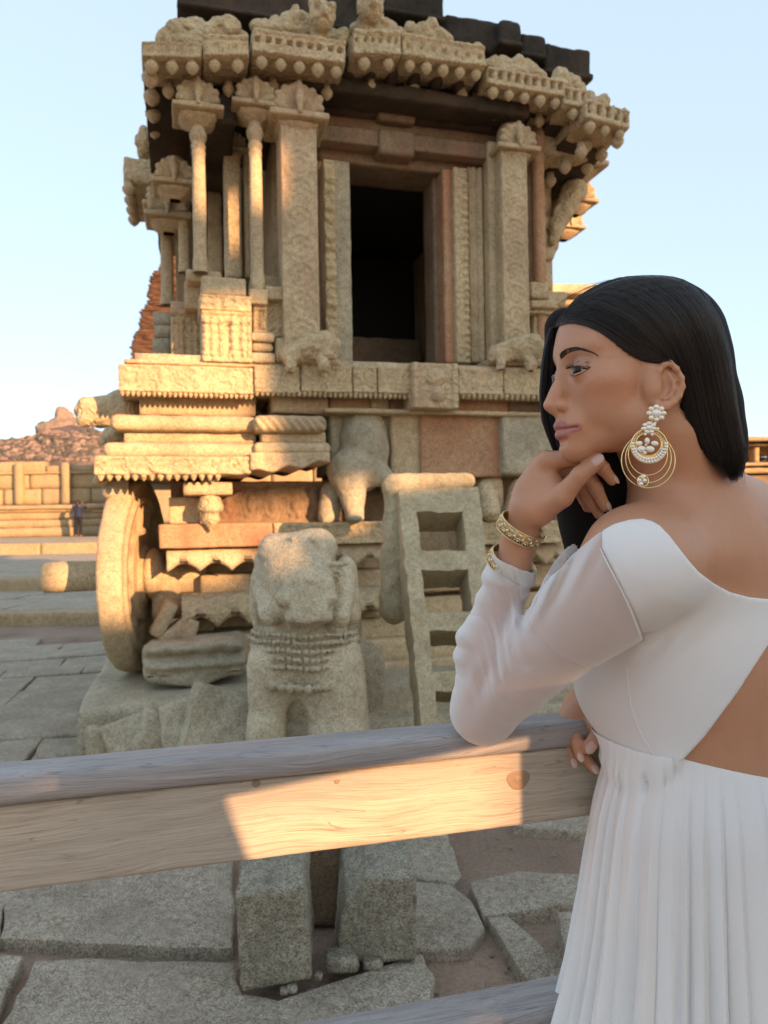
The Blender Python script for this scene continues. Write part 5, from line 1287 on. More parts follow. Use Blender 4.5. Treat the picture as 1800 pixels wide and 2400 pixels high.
# far (right) arm and the hand hanging over the rail
def h4(cx, cy, D): return P(*k4(cx, cy), D)
ER = h4(1050, 1000, 1.12); WR2 = h4(700, 1000, 1.075)
B.rc(SHR, ER+tr_*.1+(0, 0, .02), .052, .04, .03); B.rc(ER+tr_*.1+(0, 0, .02), WR2, .036, .024, .02)
B.rc(WR2, h4(655, 1075, 1.045), .022, .022, .014); B.rc(h4(690, 1040, 1.055), h4(690, 1130, 1.04), .023, .018, .014)
for p, r in (([(650, 1090, 1.035), (668, 1190, 1.008), (685, 1270, 1.0)], (.0108, .0088, .0066)),
             ([(625, 1090, 1.05), (622, 1200, 1.03), (652, 1300, 1.022)], (.0105, .0082, .0062)),
             ([(690, 1130, 1.045), (700, 1250, 1.025), (762, 1338, 1.012)], (.0108, .0090, .0070)),
             ([(720, 1100, 1.03), (800, 1130, 1.005), (728, 1222, .992)], (.0125, .0115, .0092))):
    q = [h4(*a) for a in p]
    for i in range(2): B.rc(q[i], q[i+1], r[i], r[i+1], .003 if i else .006)
    TIPS.append((q[1], q[2], r[2]))

WOMAN = thing('person', 'long haired woman in white open-backed dress leaning on the railing with chin on hand', 'person', (.42, .97, 0))
WL = np.array(WOMAN.location)
def skin_col(V):
    base = np.tile(np.array((.50, .250, .145)), (len(V), 1)); X = V-HO
    f = X@fw*1000; u = X@upv*1000; l = X@lt*1000
    def blob(c, r, col, a):
        nonlocal base
        d = ((f-c[0])/r[0])**2+((u-c[1])/r[1])**2+((np.abs(l)-c[2])/r[2])**2; w_ = (np.clip(1.25-d, 0, 1)*a)[:, None]; w_ = w_*w_*(3-2*w_) if a > .9 else w_
        base = base*(1-w_)+np.array(col)*w_
    blob((62, -22, 44), (34, 22, 24), (.56, .245, .145), .5)
    blob((88, 9, 31), (14, 12, 17), (.36, .19, .14), .7)            # eyelid tint
    def seg(a, b, r0, col, soft=1.5, al=1):
        nonlocal base
        a = np.array(a, float); b = np.array(b, float); q = np.stack([f, u, np.abs(l)], 1); ba = b-a; t = np.clip(((q-a)@ba)/(ba@ba), 0, 1)
        d = np.linalg.norm(q-a-t[:, None]*ba, axis=1); w_ = (np.clip((r0-d)/soft, 0, 1)*al)[:, None]; base = base*(1-w_)+np.array(col)*w_
    lip = (.36, .135, .115)
    seg((103.2, -59.5, 0), (99.2, -61, 12), 6.3, lip); seg((99.2, -61, 12), (88.2, -63.2, 24.5), 4.4, lip)
    seg((102.2, -70.5, 0), (98.2, -70, 11), 6.6, (.42, .165, .14)); seg((98.2, -70, 11), (88.2, -64.8, 23.5), 4.5, (.42, .165, .14))
    seg((104.2, -64.5, 0), (89.2, -63.3, 25), 1.5, (.12, .03, .03), 1)
    seg((98, .3, 20), (96, 3.2, 29), 1.6, (.02, .012, .01), 1); seg((96, 3.2, 29), (89, 1.9, 40), 1.7, (.02, .012, .01), 1); seg((89, 1.9, 40), (83, -1.0, 45.5), 1.5, (.02, .012, .01), 1); seg((98, -5.6, 24), (90, -5.2, 38), 1.6, (.05, .03, .025), 1); seg((90, -5.2, 38), (84, -1.4, 45), 1.3, (.05, .03, .025), 1)
    return base
def lo_hi(*pts, m=.03): A = np.array(pts); return A.min(0)-m, A.max(0)+m
lo1 = np.array((.10, .755, 1.345)); hi1 = np.array((.46, 1.03, 1.70))
V1, F1 = B.grid(lo1, hi1, .0018, margin=.02)
flo = np.array((.165, .765, 1.475)); fhi = np.array((.305, .93, 1.62)); V0, F0 = B.grid(flo, fhi, .0009, margin=.02)
cc = V1[F1].mean(1); F1 = F1[~((cc > flo+.0012) & (cc < fhi-.0016)).all(1)]
lo2 = np.array((.0, .70, .95)); hi2 = np.array((.86, 1.32, 1.3466))
V2, F2 = B.grid(lo2, hi2, .0038, margin=.03)
lo3 = np.array((.46-.0018, .70, 1.345)); hi3 = np.array((.86, 1.32, 1.62))
V3, F3 = B.grid(lo3, hi3, .0034, margin=.03)
Vb = np.concatenate([V1, V2, V3, V0]); Fb = np.concatenate([F1, F2+len(V1), F3+len(V1)+len(V2), F0+len(V1)+len(V2)+len(V3)])
obj('body', Vb-WL, Fb, M['skin'], WOMAN, colors=skin_col(Vb))
body_bvh = BVHTree.FromPolygons([Vector(v) for v in Vb], [tuple(int(i) for i in f) for f in Fb])
CAMP = Vector((0, 0, EYE))
def hit(bvh, px, py):
    d = Vector((ray(px, py)[0], 1, ray(px, py)[1])).normalized(); h = bvh.ray_cast(CAMP, d); return (np.array(h[0]), np.array(h[1])) if h[0] is not None else (None, None)
# nails
def nail(c, nrm, along, r):
    n = nrm/np.linalg.norm(nrm); a = along-n*(along@n); a /= np.linalg.norm(a); b = np.cross(n, a)
    g = np.linspace(-1, 1, 9); V = []; 
    for i in g:
        for j in g:
            x = i*sqrt(1-j*j*.5)*r*.72; y = j*sqrt(1-i*i*.5)*r*1.05+r*.15; V.append(c+b*x+a*y+n*(.0008-(x*x)*.5/r*.85-.25*y*y/r*.5))
    Fc = [(i*9+j, i*9+j+1, (i+1)*9+j+1, (i+1)*9+j) for i in range(8) for j in range(8)]
    obj('fingernail', np.array(V)-WL, Fc, M['nail'], WOMAN)
for (a, b, r), off in zip(TIPS, [(.4, -.5), (.35, -.6), (.2, -.7), (.1, -.7), (-.15, -.9), (-.1, -1), (-.2, -1), (.1, -1), (.1, -1)]):
    al = (b-a)/np.linalg.norm(b-a); n = np.array((off[0], off[1], .25 if off[0] > 0 else .35)); n -= al*(n@al); n /= np.linalg.norm(n)
    nail(b+n*r*.98-al*r*.1, n, al, r)
# eyeballs
def eye_mat():
    t = NT('eye'); sp = t.n('ShaderNodeSeparateXYZ'); t.l(t.tc.outputs['Object'], sp.inputs[0])
    z = t.math('DIVIDE', sp.outputs[2], .012)
    c = t.ramp(z, [(0, (.24, .205, .19)), (.825, (.24, .205, .19)), (.85, (.012, .008, .006)), (.94, (.028, .016, .010)), (.962, (.004, .004, .004))])
    return t.fin(c, .06, None, .25)
M['eye'] = eye_mat()
eg = lathe([(.012*sin(a), .012*cos(a)) for a in np.linspace(0.001, pi-.001, 32)], 40)
for s in (1, -1):
    e = obj('eyeball', eg[0], eg[1][:, ::-1], M['eye'], WOMAN); gz = HR@np.array((.93, -.04, .36*1 if s > 0 else -.1)); gz = Vector(gz)
    e.rotation_euler = gz.to_track_quat('Z', 'Y').to_euler(); e.location = hw(*EC[s])-WL
# lashes and brows laid on the surface
def on_face(cx, cy, off=.0006, c=k2):
    p, n = hit(body_bvh, *c(cx, cy)); return None if p is None else p+n*off
mb = MB()
def hairline_tube(pts, r0, r1, par_mb, seg=4):
    pts = np.array(pts); par_mb.add(*tube(pts, np.linspace(r0, r1, len(pts)), seg))
up_l = [(452, 598), (470, 588), (500, 580), (545, 578), (590, 588), (630, 598), (662, 604)]
lo_l = [(478, 655), (510, 666), (560, 655), (610, 632), (655, 606)]
r = random.Random(2)
for path, rad in ((up_l, .0011), (lo_l, .0005)):
    q = spline([(a, b) for a, b in path], 26); pts = []
    for a, b in q:
        p = on_face(a, b, .0004)
        if p is not None: pts.append(p)
    # keep the line from jumping into the socket
    pts = np.array(pts); 
    if len(pts) > 4: pts[:, 1] = np.convolve(np.pad(pts[:, 1], 2, mode='edge'), np.ones(5)/5, 'valid'); mb.add(*tube(pts, rad*np.sin(np.linspace(.35, 2.9, len(pts))), 5))
for i in range(30):
    t = i/29; a, b = spline(up_l, 30)[i]; p = on_face(a, b, .0003)
    if p is None: continue
    L = .0062*(.6+.6*t); d = fw*(.75-.55*t)+lt*(.35+.3*t)+upv*.45; d = d/np.linalg.norm(d); mb.add(*tube([p, p+d*L*.5-upv*.0004, p+d*L+upv*.0012], [.00022, .00016, .00005], 4))
mb.obj('eyelashes', M['hair'], WOMAN, off=WL)
for v_ in ():
    pass
mb = MB(); bt_ = spline([(378, 470), (410, 425), (470, 398), (540, 388), (620, 405), (690, 432), (738, 462)], 60); bb_ = spline([(398, 512), (430, 470), (480, 440), (550, 418), (620, 424), (690, 440), (738, 464)], 60)
for i in range(470):
    t = r.random(); k = min(59, int(t*59)); s = r.random(); b0 = bt_[k]*(1-s)+bb_[k]*s
    ang = radians(-50+t*72+r.uniform(-7, 7)); L = r.uniform(22, 34)
    pts = [on_face(b0[0]+cos(ang)*L*j/3, b0[1]+sin(ang)*L*j/3*.9+(j*j)*1.2*t, .0004) for j in range(4)]
    if any(p is None for p in pts): continue
    if max(np.linalg.norm(pts[j+1]-pts[j]) for j in range(3)) > .006: continue
    mb.add(*tube(pts, [.00026, .00024, .00018, .00007], 3))
mb.obj('eyebrow', plain('dark brown brow hair', (.035, .022, .016), .6), WOMAN, off=WL)

# ---- hair: a smooth mass plus thousands of combed strands
Hf = Fld()
Hf.ell(hw(-5, 36, 0), (.0930, .0780, .074), HR, 0); Hf.ell(hw(30, 48, 0), (.067, .055, .062), HR, .02)
hp3 = lambda x, y, D: P(*k1(x, y), D)
Hf.chain([hp3(950, 560, .875), hp3(1075, 850, .88), hp3(1195, 1080, .88), hp3(1300, 1260, .875)], [.062, .049, .037, .024], .03)
Hf.chain([hp3(1195, 650, .855), hp3(1262, 950, .865), hp3(1340, 1200, .87), hp3(1400, 1325, .87)], [.026, .023, .018, .010], .03)
# far side, falling in front of the far shoulder
Hf.chain([hp3(300, 430, .935), hp3(300, 700, .955), hp3(330, 1000, .965), hp3(560, 1350, .985), hp3(640, 1560, 1.0), P(1430, 1290, 1.01)], [.026, .026, .032, .05, .05, .035], .02)
Hf.chain([hp3(700, 1300, .97), P(1400, 1120, .99), P(1398, 1210, 1.0), P(1390, 1310, 1.0)], [.05, .050, .043, .035], .03)
face_cut = [k1(*p) for p in [(195, 445), (235, 420), (330, 392), (470, 425), (590, 492), (680, 570), (728, 640), (752, 715), (800, 742), (860, 722), (930, 682), (985, 652), (1020, 668), (1060, 740), (1095, 810), (1085, 900), (1050, 980), (1080, 1080), (1180, 1235), (1290, 1330), (1400, 1420), (1400, 1700), (-400, 1900), (-400, 600)]]
def hair_post(q, x, y, z):
    px = CX+FPX*((x*cr+(z-EYE)*-sr*-1*-1)/y) if False else CX+FPX*((x*cr-(z-EYE)*sr)/y); py = CY-FPX*((x*sr+(z-EYE)*cr)/y)
    sd = in_poly_sd(px, py, face_cut)*.00048
    near = y < HO[1]+.03+0*x+0*z                       # only the near half follows the near hairline
    # the far half stays behind the face
    L = (x-HO[0])*lt[0]+(y-HO[1])*lt[1]
    cut = np.where(L > -.045, -sd, -1.0)
    return np.maximum(q, cut).astype(np.float32)
Vh, Fh = Hf.grid((.12, .74, 1.36), (.50, 1.06, 1.76), .0026, margin=.02, post=hair_post)
obj('hair_mass', Vh-WL, Fh, M['hairbase'], WOMAN)
hbv = BVHTree.FromPolygons([Vector(v) for v in Vh], [tuple(int(i) for i in f) for f in Fh])
guides = [
 [(225, 425), (270, 402), (340, 390), (450, 412), (570, 475), (670, 560), (760, 620), (870, 650), (975, 650), (1010, 655)],
 [(222, 412), (280, 375), (380, 360), (520, 405), (650, 490), (760, 560), (870, 610), (960, 635), (1000, 640), (1030, 660)],
 [(240, 380), (330, 310), (470, 310), (630, 380), (760, 470), (870, 560), (960, 625), (1010, 660), (1060, 730), (1100, 850)],
 [(290, 320), (400, 250), (560, 260), (740, 350), (880, 470), (980, 590), (1050, 700), (1090, 850), (1110, 1020), (1190, 1200)],
 [(380, 250), (500, 180), (680, 200), (860, 320), (990, 480), (1080, 660), (1140, 850), (1170, 1030), (1240, 1210), (1340, 1360)],
 [(470, 190), (620, 125), (800, 160), (980, 290), (1100, 480), (1180, 700), (1220, 900), (1260, 1080), (1320, 1250), (1385, 1390)],
 [(580, 135), (750, 90), (930, 130), (1100, 270), (1210, 470), (1280, 720), (1320, 930), (1355, 1110), (1400, 1260), (1420, 1400)],
 [(700, 95), (880, 78), (1050, 125), (1200, 270), (1300, 480), (1360, 720), (1395, 950), (1425, 1120), (1450, 1260), (1455, 1395)],
 [(800, 80), (960, 85), (1110, 130), (1240, 260), (1330, 460), (1388, 700), (1425, 950), (1465, 1120), (1486, 1250), (1480, 1370)]]
Gd = [spline(g_, 22) for g_ in guides+[[(820, 66), (980, 66), (1140, 105), (1280, 240), (1375, 450), (1425, 700), (1455, 950), (1485, 1120), (1500, 1250), (1488, 1365)]]]
def strands(n, layers, name, rad, spread=7, off=(.0008, .004)):
    mb_V = []; mb_F = []; base = 0; mb_C = []
    for i in range(n):
        s = r.random()*(len(Gd)-1.001); k = int(s); f_ = s-k; path = Gd[k]*(1-f_)+Gd[k+1]*f_
        # random start/stop and slight waver
        a = int(r.random()**3*6); b = 22-int(r.random()**2*(5 if s > 2.5 else 2)); pa = path[a:b]
        if len(pa) < 6: continue
        if s > 3.3 and b > 19: ex = r.random()**2*1.1; pa = np.concatenate([pa, [pa[-1]+(pa[-1]-pa[-2])*ex*.5+np.array((r.gauss(0, 4), 0)), pa[-1]+(pa[-1]-pa[-2])*ex]])
        dx = r.gauss(0, spread); dy = r.gauss(0, spread); ph = r.uniform(0, 6); w1 = r.uniform(0, 4)
        o_ = r.uniform(*off); pts = []; lastD = None; ok = 0
        for j, (x, y) in enumerate(pa):
            t = j/(len(pa)-1); x = x+dx*(.3+.7*t)+w1*sin(t*5+ph); y = y+dy*(.3+.7*t)
            px, py = k1(x, y); h_, nn = hit(hbv, px, py)
            if h_ is not None: D = h_[1]; lastD = D if lastD is None else lastD+np.clip(D-lastD, -.012, .012); ok += 1
            elif lastD is None: continue
            pts.append(P(px, py, lastD-o_))
        if ok < len(pa)*.5 or len(pts) < 5: continue
        pts = np.array(pts); pts[1:-1] = (pts[:-2]+2*pts[1:-1]+pts[2:])/4
        pass
        V, Fc = tube(pts, rad*np.sin(np.linspace(.5, 3.0, len(pts)))**.5, 3, caps=False)
        mb_V.append(V); mb_F.append(np.array(Fc)+base); base += len(V)
        g_ = r.random()**2; mb_C.append(np.tile(np.array((.008, .0065, .006))+g_*np.array((.034, .027, .024)), (len(V), 1)))
    V = np.concatenate(mb_V); Fc = np.concatenate(mb_F)
    obj(name, V-WL, Fc, M['strand'], WOMAN, kind='stuff', colors=np.concatenate(mb_C))
strands(4700, 1, 'hair_strands', .00032)
# thin loose locks: beyond the profile, and flyaways on the crown and nape
mb = MB()
def lock(paths, n, D, sp, rad):
    for i in range(n):
        s = r.random()*(len(paths)-1.001) if len(paths) > 1 else 0; k = int(s); f_ = s-k
        g_ = np.array(paths[k]) if len(paths) == 1 else np.array(paths[k])*(1-f_)+np.array(paths[k+1])*f_
        g_ = g_+np.array([r.gauss(0, sp), r.gauss(0, sp)]); q = spline(g_, 18); Dd = D+r.uniform(-.01, .01)
        mb.add(*tube([P(*k1(a, b), Dd) for a, b in q], rad, 3, caps=False))
for _q in range(2): lock([[(200, 430), (165, 560), (140, 760), (135, 900), (160, 1080), (225, 1250)], [(225, 420), (190, 560), (175, 760), (165, 900), (190, 1080), (245, 1260)]], 110, .925, 4, .0004)
lock([[(215, 420), (185, 520), (195, 640), (200, 760), (190, 900)], [(235, 420), (215, 520), (215, 640), (215, 760), (200, 900)]], 260, .93, 5, .0005)
for i in range(34):
    x0 = r.uniform(520, 1000); y0 = 88+((x0-860)/380)**2*95; L = r.uniform(120, 330); h_ = r.uniform(4, 34)
    mb.add(*tube([P(*k1(x0-L*t, y0-h_*sin(t*2.2)+t*t*L*.42), .875) for t in np.linspace(0, 1, 10)], .00016, 3, caps=False))
for i in range(60):
    y0 = r.uniform(450, 1300); x0 = np.interp(y0, [450, 700, 950, 1200, 1300], [1325, 1385, 1425, 1480, 1485])-8; L = r.uniform(8, 50)
    mb.add(*tube([P(*k1(x0+L*sin(t*1.8)*.7, y0+180*t), .87) for t in np.linspace(0, 1, 9)], .00016, 3, caps=False))
for i in range(220):                                # fine short hairs that soften the hairline
    k = r.random()*8.2+.5; q0 = Gd[0][int(k*2.2)]; q1 = Gd[0][int(k*2.2)+2]; d_ = (q1-q0)/np.linalg.norm(q1-q0); o0 = r.uniform(-6, 9); pts = []
    for t in np.linspace(0, 1, 5):
        a_, b_ = q0+d_*t*r.uniform(34, 44)+np.array((-d_[1], d_[0]))*o0*(1-t*1.3); p, n = hit(body_bvh, *k1(a_, b_))
        if p is not None: pts.append(p+n*.0012+np.array((0, -.0012*t, 0)))
    if len(pts) == 5: mb.add(*tube(pts, [.00005, .00012, .00018, .00018, .0001], 3, caps=False))
mb.obj('loose_hair', M['hair'], WOMAN, kind='stuff', off=WL)

# ---- dress
def img(x, y, z): return CX+FPX*((x*cr-(z-EYE)*sr)/y), CY-FPX*((x*sr+(z-EYE)*cr)/y)
neck_poly = [k4(*p) for p in [(-400, 400), (560, 340), (650, 235), (700, 183), (760, 125), (810, 90), (860, 62), (940, 40), (1010, 34), (1060, 48), (1100, 72), (1150, 125), (1200, 190), (1250, 255), (1300, 312), (1380, 372), (1460, 415), (1560, 442), (1700, 456), (1900, 430), (1900, 330), (2100, 330), (1740, 575), (1659, 690), (1500, 935), (1330, 1165), (1158, 1350), (1120, 1385), (1000, 1400), (850, 1370), (600, 1320), (-400, 1320)]]
torso_f = Fld(); torso_f.ops = B.ops[NH-15:NH-4]; torso_a = Fld(); torso_a.ops = B.ops[NH-15:NH-3]
cap_poly = [k4(*p) for p in [(790, -60), (800, 190), (850, 285), (905, 395), (950, 490), (985, 580), (1012, 660), (1040, 748), (1500, 1400), (2500, 300), (1500, -400), (790, -400)]]
ax_a = (EL_-SHL)/np.linalg.norm(EL_-SHL); ax_f = (WR_-EL_)/np.linalg.norm(WR_-EL_)
_keep = {}
def bod_common(q, x, y, z):
    px, py = img(x, y, z); sd = in_poly_sd(px, py, neck_poly)*.00052
    back = (x-.45)*tf[0]+(y-.97)*tf[1]
    cut = np.where(back > .05, np.maximum(z-1.36, 1.11-z), sd)
    q = q-.0075-.0030*np.sin((px*.6+py*.8)*.085+1.5*np.sin(px*.02))*np.exp(-((px-1545)/75)**2-((py-1500)/55)**2)
    q = q-.0022*np.sin((px*.35-py*.25)*.06+2*np.sin(py*.012))*np.exp(-((px-1440)/90)**2-((py-1700)/110)**2)
    return q, cut, px, py
def bod_a(q, x, y, z):
    q, cut, px, py = bod_common(q, x, y, z); _keep['t'] = np.maximum(q, cut).astype(np.float32); return q
def bod_post(q, x, y, z):
    q, cut, px, py = bod_common(q, x, y, z)
    ta = (x-SHL[0])*ax_a[0]+(y-SHL[1])*ax_a[1]+(z-SHL[2])*ax_a[2]
    d_a = np.sqrt((x-SHL[0]-ta*ax_a[0])**2+(y-SHL[1]-ta*ax_a[1])**2+(z-SHL[2]-ta*ax_a[2])**2)
    rem = np.maximum(np.maximum(d_a-.085, -ta-.02), -in_poly_sd(px, py, cap_poly)*.0005)
    return np.minimum(_keep['t'], np.maximum(np.maximum(q, cut), -rem)).astype(np.float32)
torso_f.grid((.18, .72, 1.09), (.86, 1.30, 1.50), .0027, margin=.03, post=bod_a)
Vd, Fd = torso_a.grid((.18, .72, 1.09), (.86, 1.30, 1.50), .0027, margin=.03, post=bod_post)
obj('bodice', Vd-WL, Fd, M['crepe'], WOMAN)
# hem piping of the neckline and the back opening, laid on the cloth
bd = BVHTree.FromPolygons([Vector(v) for v in Vd], [tuple(int(i) for i in f) for f in Fd])
def lay(bvh, pts, n, off, smooth=2):
    q = spline([k4(*p) for p in pts], n); out = []
    for a, b in q:
        p, nn = hit(bvh, a, b)
        if p is not None: out.append(p+nn*off)
    out = np.array(out)
    for _ in range(smooth):
        if len(out) > 4: out[1:-1] = (out[:-2]+2*out[1:-1]+out[2:])/4
    return out
mb = MB()
seam = [(928, 812), (935, 900), (950, 1010), (985, 1110), (1030, 1200), (1090, 1290), (1130, 1335)]
p_ = lay(bd, seam, 60, .0002); mb.add(*tube(p_, .0008, 5)); mb.obj('seam', M['crepe'], WOMAN, off=WL)

# sleeves
SF = Fld(); SF.ops = [B.ops[NH-15+k] for k in (2, 3, 4)]+[B.ops[NH-4]]
SF.rc(T_(1400, 1400, .85), EL_+np.array((0, 0, .004)), .0535, .0385, .03)
SF.rc(EL_, T_(1150, 1520, .955), .0385, .0380, .012); SF.rc(T_(1150, 1520, .955), T_(1192, 1350, .935), .0370, .0240, .02); SF.rc(T_(1192, 1350, .935), T_(1222, 1245, .925), .0235, .0235, .02)
arm_poly = [k4(*p) for p in [(795, -600), (800, 190), (850, 285), (905, 395), (950, 490), (985, 580), (1012, 660), (1040, 748), (980, 790), (760, 980), (500, 1500), (-600, 1500), (-600, -600)]]
top_poly = [k4(*p) for p in [(-600, 1100), (200, 800), (270, 690), (325, 640), (395, 588), (432, 522), (474, 436), (494, 384), (534, 334), (590, 290), (640, 228), (696, 178), (760, 125), (810, 90), (860, 62), (940, 40), (1010, 34), (1500, 34), (1500, 2000), (-600, 2000)]]
def slv_post(q, x, y, z):
    px, py = img(x, y, z); sd = in_poly_sd(px, py, arm_poly)*.0005
    tf_ = (x-EL_[0])*ax_f[0]+(y-EL_[1])*ax_f[1]+(z-EL_[2])*ax_f[2]
    df = np.sqrt((x-EL_[0]-tf_*ax_f[0])**2+(y-EL_[1]-tf_*ax_f[1])**2+(z-EL_[2]-tf_*ax_f[2])**2)
    ta_ = (x-SHL[0])*ax_a[0]+(y-SHL[1])*ax_a[1]+(z-SHL[2])*ax_a[2]
    q = q-np.where(ta_ < .12, .0055, .003)
    fore = 1/(1+np.exp(-((1240-px)+(1560-py)*.15)/14))/(1+np.exp((py-1610)/16))
    w_ = tf_*62+px*.022+1.6*np.sin(px*.03+py*.01); ring = (np.abs(np.sin(w_))**.6-.5)*np.clip(tf_/.03, 0, 1)*np.clip((.185-tf_)/.04, 0, 1)
    q = q-.0040*fore*ring-.0012*fore*np.sin(w_*2.7+px*.05)
    up = np.exp(-((py-(1285+(1400-px)*.85))/42)**2)*np.clip((1440-px)/120, 0, 1)*np.clip((px-1180)/60, 0, 1)
    q = q-.0062*up*np.sin((px+py*.4)*.10)
    elb = np.exp(-((px-1130)/70)**2-((py-1590)/70)**2); q = q-.0020*elb*np.sin((px*.9+py*.45)*.10)
    q = q-.0012*np.sin(ta_*45+px*.02)*np.exp(-((py-1560)/80)**2-((px-1330)/110)**2)
    cuff = -np.maximum(.204-tf_-.25*(px-1199)*.0005, df-.055)
    hollow = np.where((tf_ > .175) & (df < .06), -(q+.0042), -1)
    top = in_poly_sd(px, py, top_poly)*.0005; top = np.where(df > .075, top, -1)
    return np.maximum(np.maximum(np.maximum(q, sd), top), np.maximum(hollow, cuff)).astype(np.float32)
Vs, Fs = SF.grid((.08, .72, 1.12), (.36, 1.03, 1.50), .0022, margin=.03, post=slv_post)
obj('sleeve', Vs-WL, Fs, M['sheer'], WOMAN)
sb = BVHTree.FromPolygons([Vector(v) for v in Vs], [tuple(int(i) for i in f) for f in Fs])
mb = MB()
for pth in ([(800, 190), (850, 290), (905, 395), (950, 490), (985, 580), (1012, 660), (1030, 730)],): 
    p_ = lay(sb, [(a-12, b) for a, b in pth], 60, .0, 3)
    if len(p_) > 5: mb.add(*tube(p_, .0007, 6))
if mb.n: mb.obj('armhole_seam', M['crepe'], WOMAN, off=WL)
# far sleeve
SG = Fld(); SG.rc(SHR, ER+tr_*.1+(0, 0, .02), .062, .05, 0); SG.rc(ER+tr_*.1+(0, 0, .02), ER, .05, .042, .02)
Vg, Fg = SG.grid((.25, .95, 1.0), (.9, 1.35, 1.5), .005, margin=.03); obj('sleeve', Vg-WL, Fg, M['sheer'], WOMAN)

# skirt: pleats that open out toward the ground
NA, NZ = 720, 90
aa = np.linspace(0, 2*pi, NA, endpoint=False); rr2 = np.random.default_rng(4)
ph = np.cumsum(rr2.uniform(.5, 1.9, 44)); ph = ph/ph[-1]*2*pi; ph = np.concatenate([[0], ph])
kk = np.interp(aa, ph, np.arange(len(ph))); fr_ = kk % 1; pid = kk.astype(int); pamp = rr2.uniform(.5, 1.25, 60)[pid % 60]
ple = (1-np.abs(2*fr_-.75)**1.2)*.0; ple = np.where(fr_ < .72, (fr_/.72)**.8, ((1-fr_)/.28))*2-1; ple = ple*pamp
ctr = np.array((.436, .985)); V = []
zt = 1.150
tilt = (np.cos(aa)*-.8+np.sin(aa)*-.6*0)
for j in range(NZ+1):
    t = j/NZ; X_ = .43+.152*np.cos(aa)*.8-.118*np.sin(aa)*.6; ztop = 1.160-.026*np.clip((X_-.33)/.12, 0, 1.3)
    z = ztop*(1-t)+.012*t; d = np.maximum(zt-z, 0)
    A = np.interp(d, [0, .05, .09, .17, .22, .27, .32, .6, 1.1], [.152, .168, .178, .190, .196, .205, .216, .30, .42]); Bq = A*.79
    wv = 1+.03*np.clip(d, 0, 1)*np.sin(3*aa+1.1)+.05*np.clip(d, 0, 1)*np.sin(5*aa+d*2.5+.4)
    am = (.0012+.0085*np.clip(d/.25, 0, 1)+.012*np.clip(d-.25, 0, 1))
    sh = .05*np.sin(aa*2+1)*d; rad_a = A*wv; rad_b = Bq*wv; n_ = ple*am+.004*np.sin(aa*17+d*9)*np.clip(d*3, 0, 1)
    ca_, sa_ = np.cos(aa+sh), np.sin(aa+sh)
    xy = ctr+((rad_a+n_)*ca_)[:, None]*tr_[:2]+((rad_b+n_)*sa_)[:, None]*tf[:2]
    # hem is blown a little towards the left
    xy = xy+np.array((-.05, -.0))*(np.clip(d-.6, 0, 1)**1.3)[:, None]*1.6
    bl3 = np.clip(1-d/.07, 0, 1)**1.5
    if (bl3 > 0).any():
        for m in range(NA):
            dr = xy[m]-ctr; L0 = np.linalg.norm(dr); dr = dr/L0
            h = bd.ray_cast(Vector((ctr[0]+dr[0]*.3, ctr[1]+dr[1]*.3, z[m])), Vector((-dr[0], -dr[1], 0)), .3)
            fb_ = h[0] is None or abs(.3-h[3]-L0) > .04
            if fb_: h = body_bvh.ray_cast(Vector((ctr[0]+dr[0]*.3, ctr[1]+dr[1]*.3, z[m])), Vector((-dr[0], -dr[1], 0)), .3)
            if h[0] is not None:
                rb_ = .3-h[3]+.003+.0055*min(1, j/3)+n_[m]*.4
                if abs(rb_-L0) < (.016 if fb_ else .05): xy[m] = ctr+dr*(rb_*bl3[m]+max(L0, rb_-.004)*(1-bl3[m]))
    V.append(np.c_[xy, z])
V = np.concatenate(V); i = np.arange(NZ)[:, None]*NA; j = np.arange(NA)[None, :]; j2 = (j+1) % NA
obj('skirt', V-WL, np.stack([i+j, i+NA+j, i+NA+j2, i+j2], -1).reshape(-1, 4), M['crepe'], WOMAN)
# gathered waistband round the back
V = []; nb = 500; a_ = np.linspace(-1.95, .9, nb)
for zz_, e in ((0, .000), (.001, .0035), (.008, .005), (.014, .0045), (.0155, .001), (.018, .0025), (.0225, .0035), (.025, .001)):
    g_ = .0013*np.sin(a_*70+np.sin(a_*23)*2)*(zz_ > .0)*(.002 < e)
    V.append(np.c_[ctr+((.153+e+g_)*np.cos(a_))[:, None]*tr_[:2]+((.119+e+g_)*np.sin(a_))[:, None]*tf[:2], 1.156-.027*np.clip((.43+.153*np.cos(a_)*.8-.119*np.sin(a_)*.6-.33)/.12, 0, 1.3)-zz_])
m_ = len(V); V = np.concatenate(V); q = (np.arange(m_-1)[:, None]*nb+np.arange(nb-1)[None, :]).ravel()
obj('waistband', V-WL, np.stack([q, q+nb, q+nb+1, q+1], 1), M['crepe'], WOMAN)

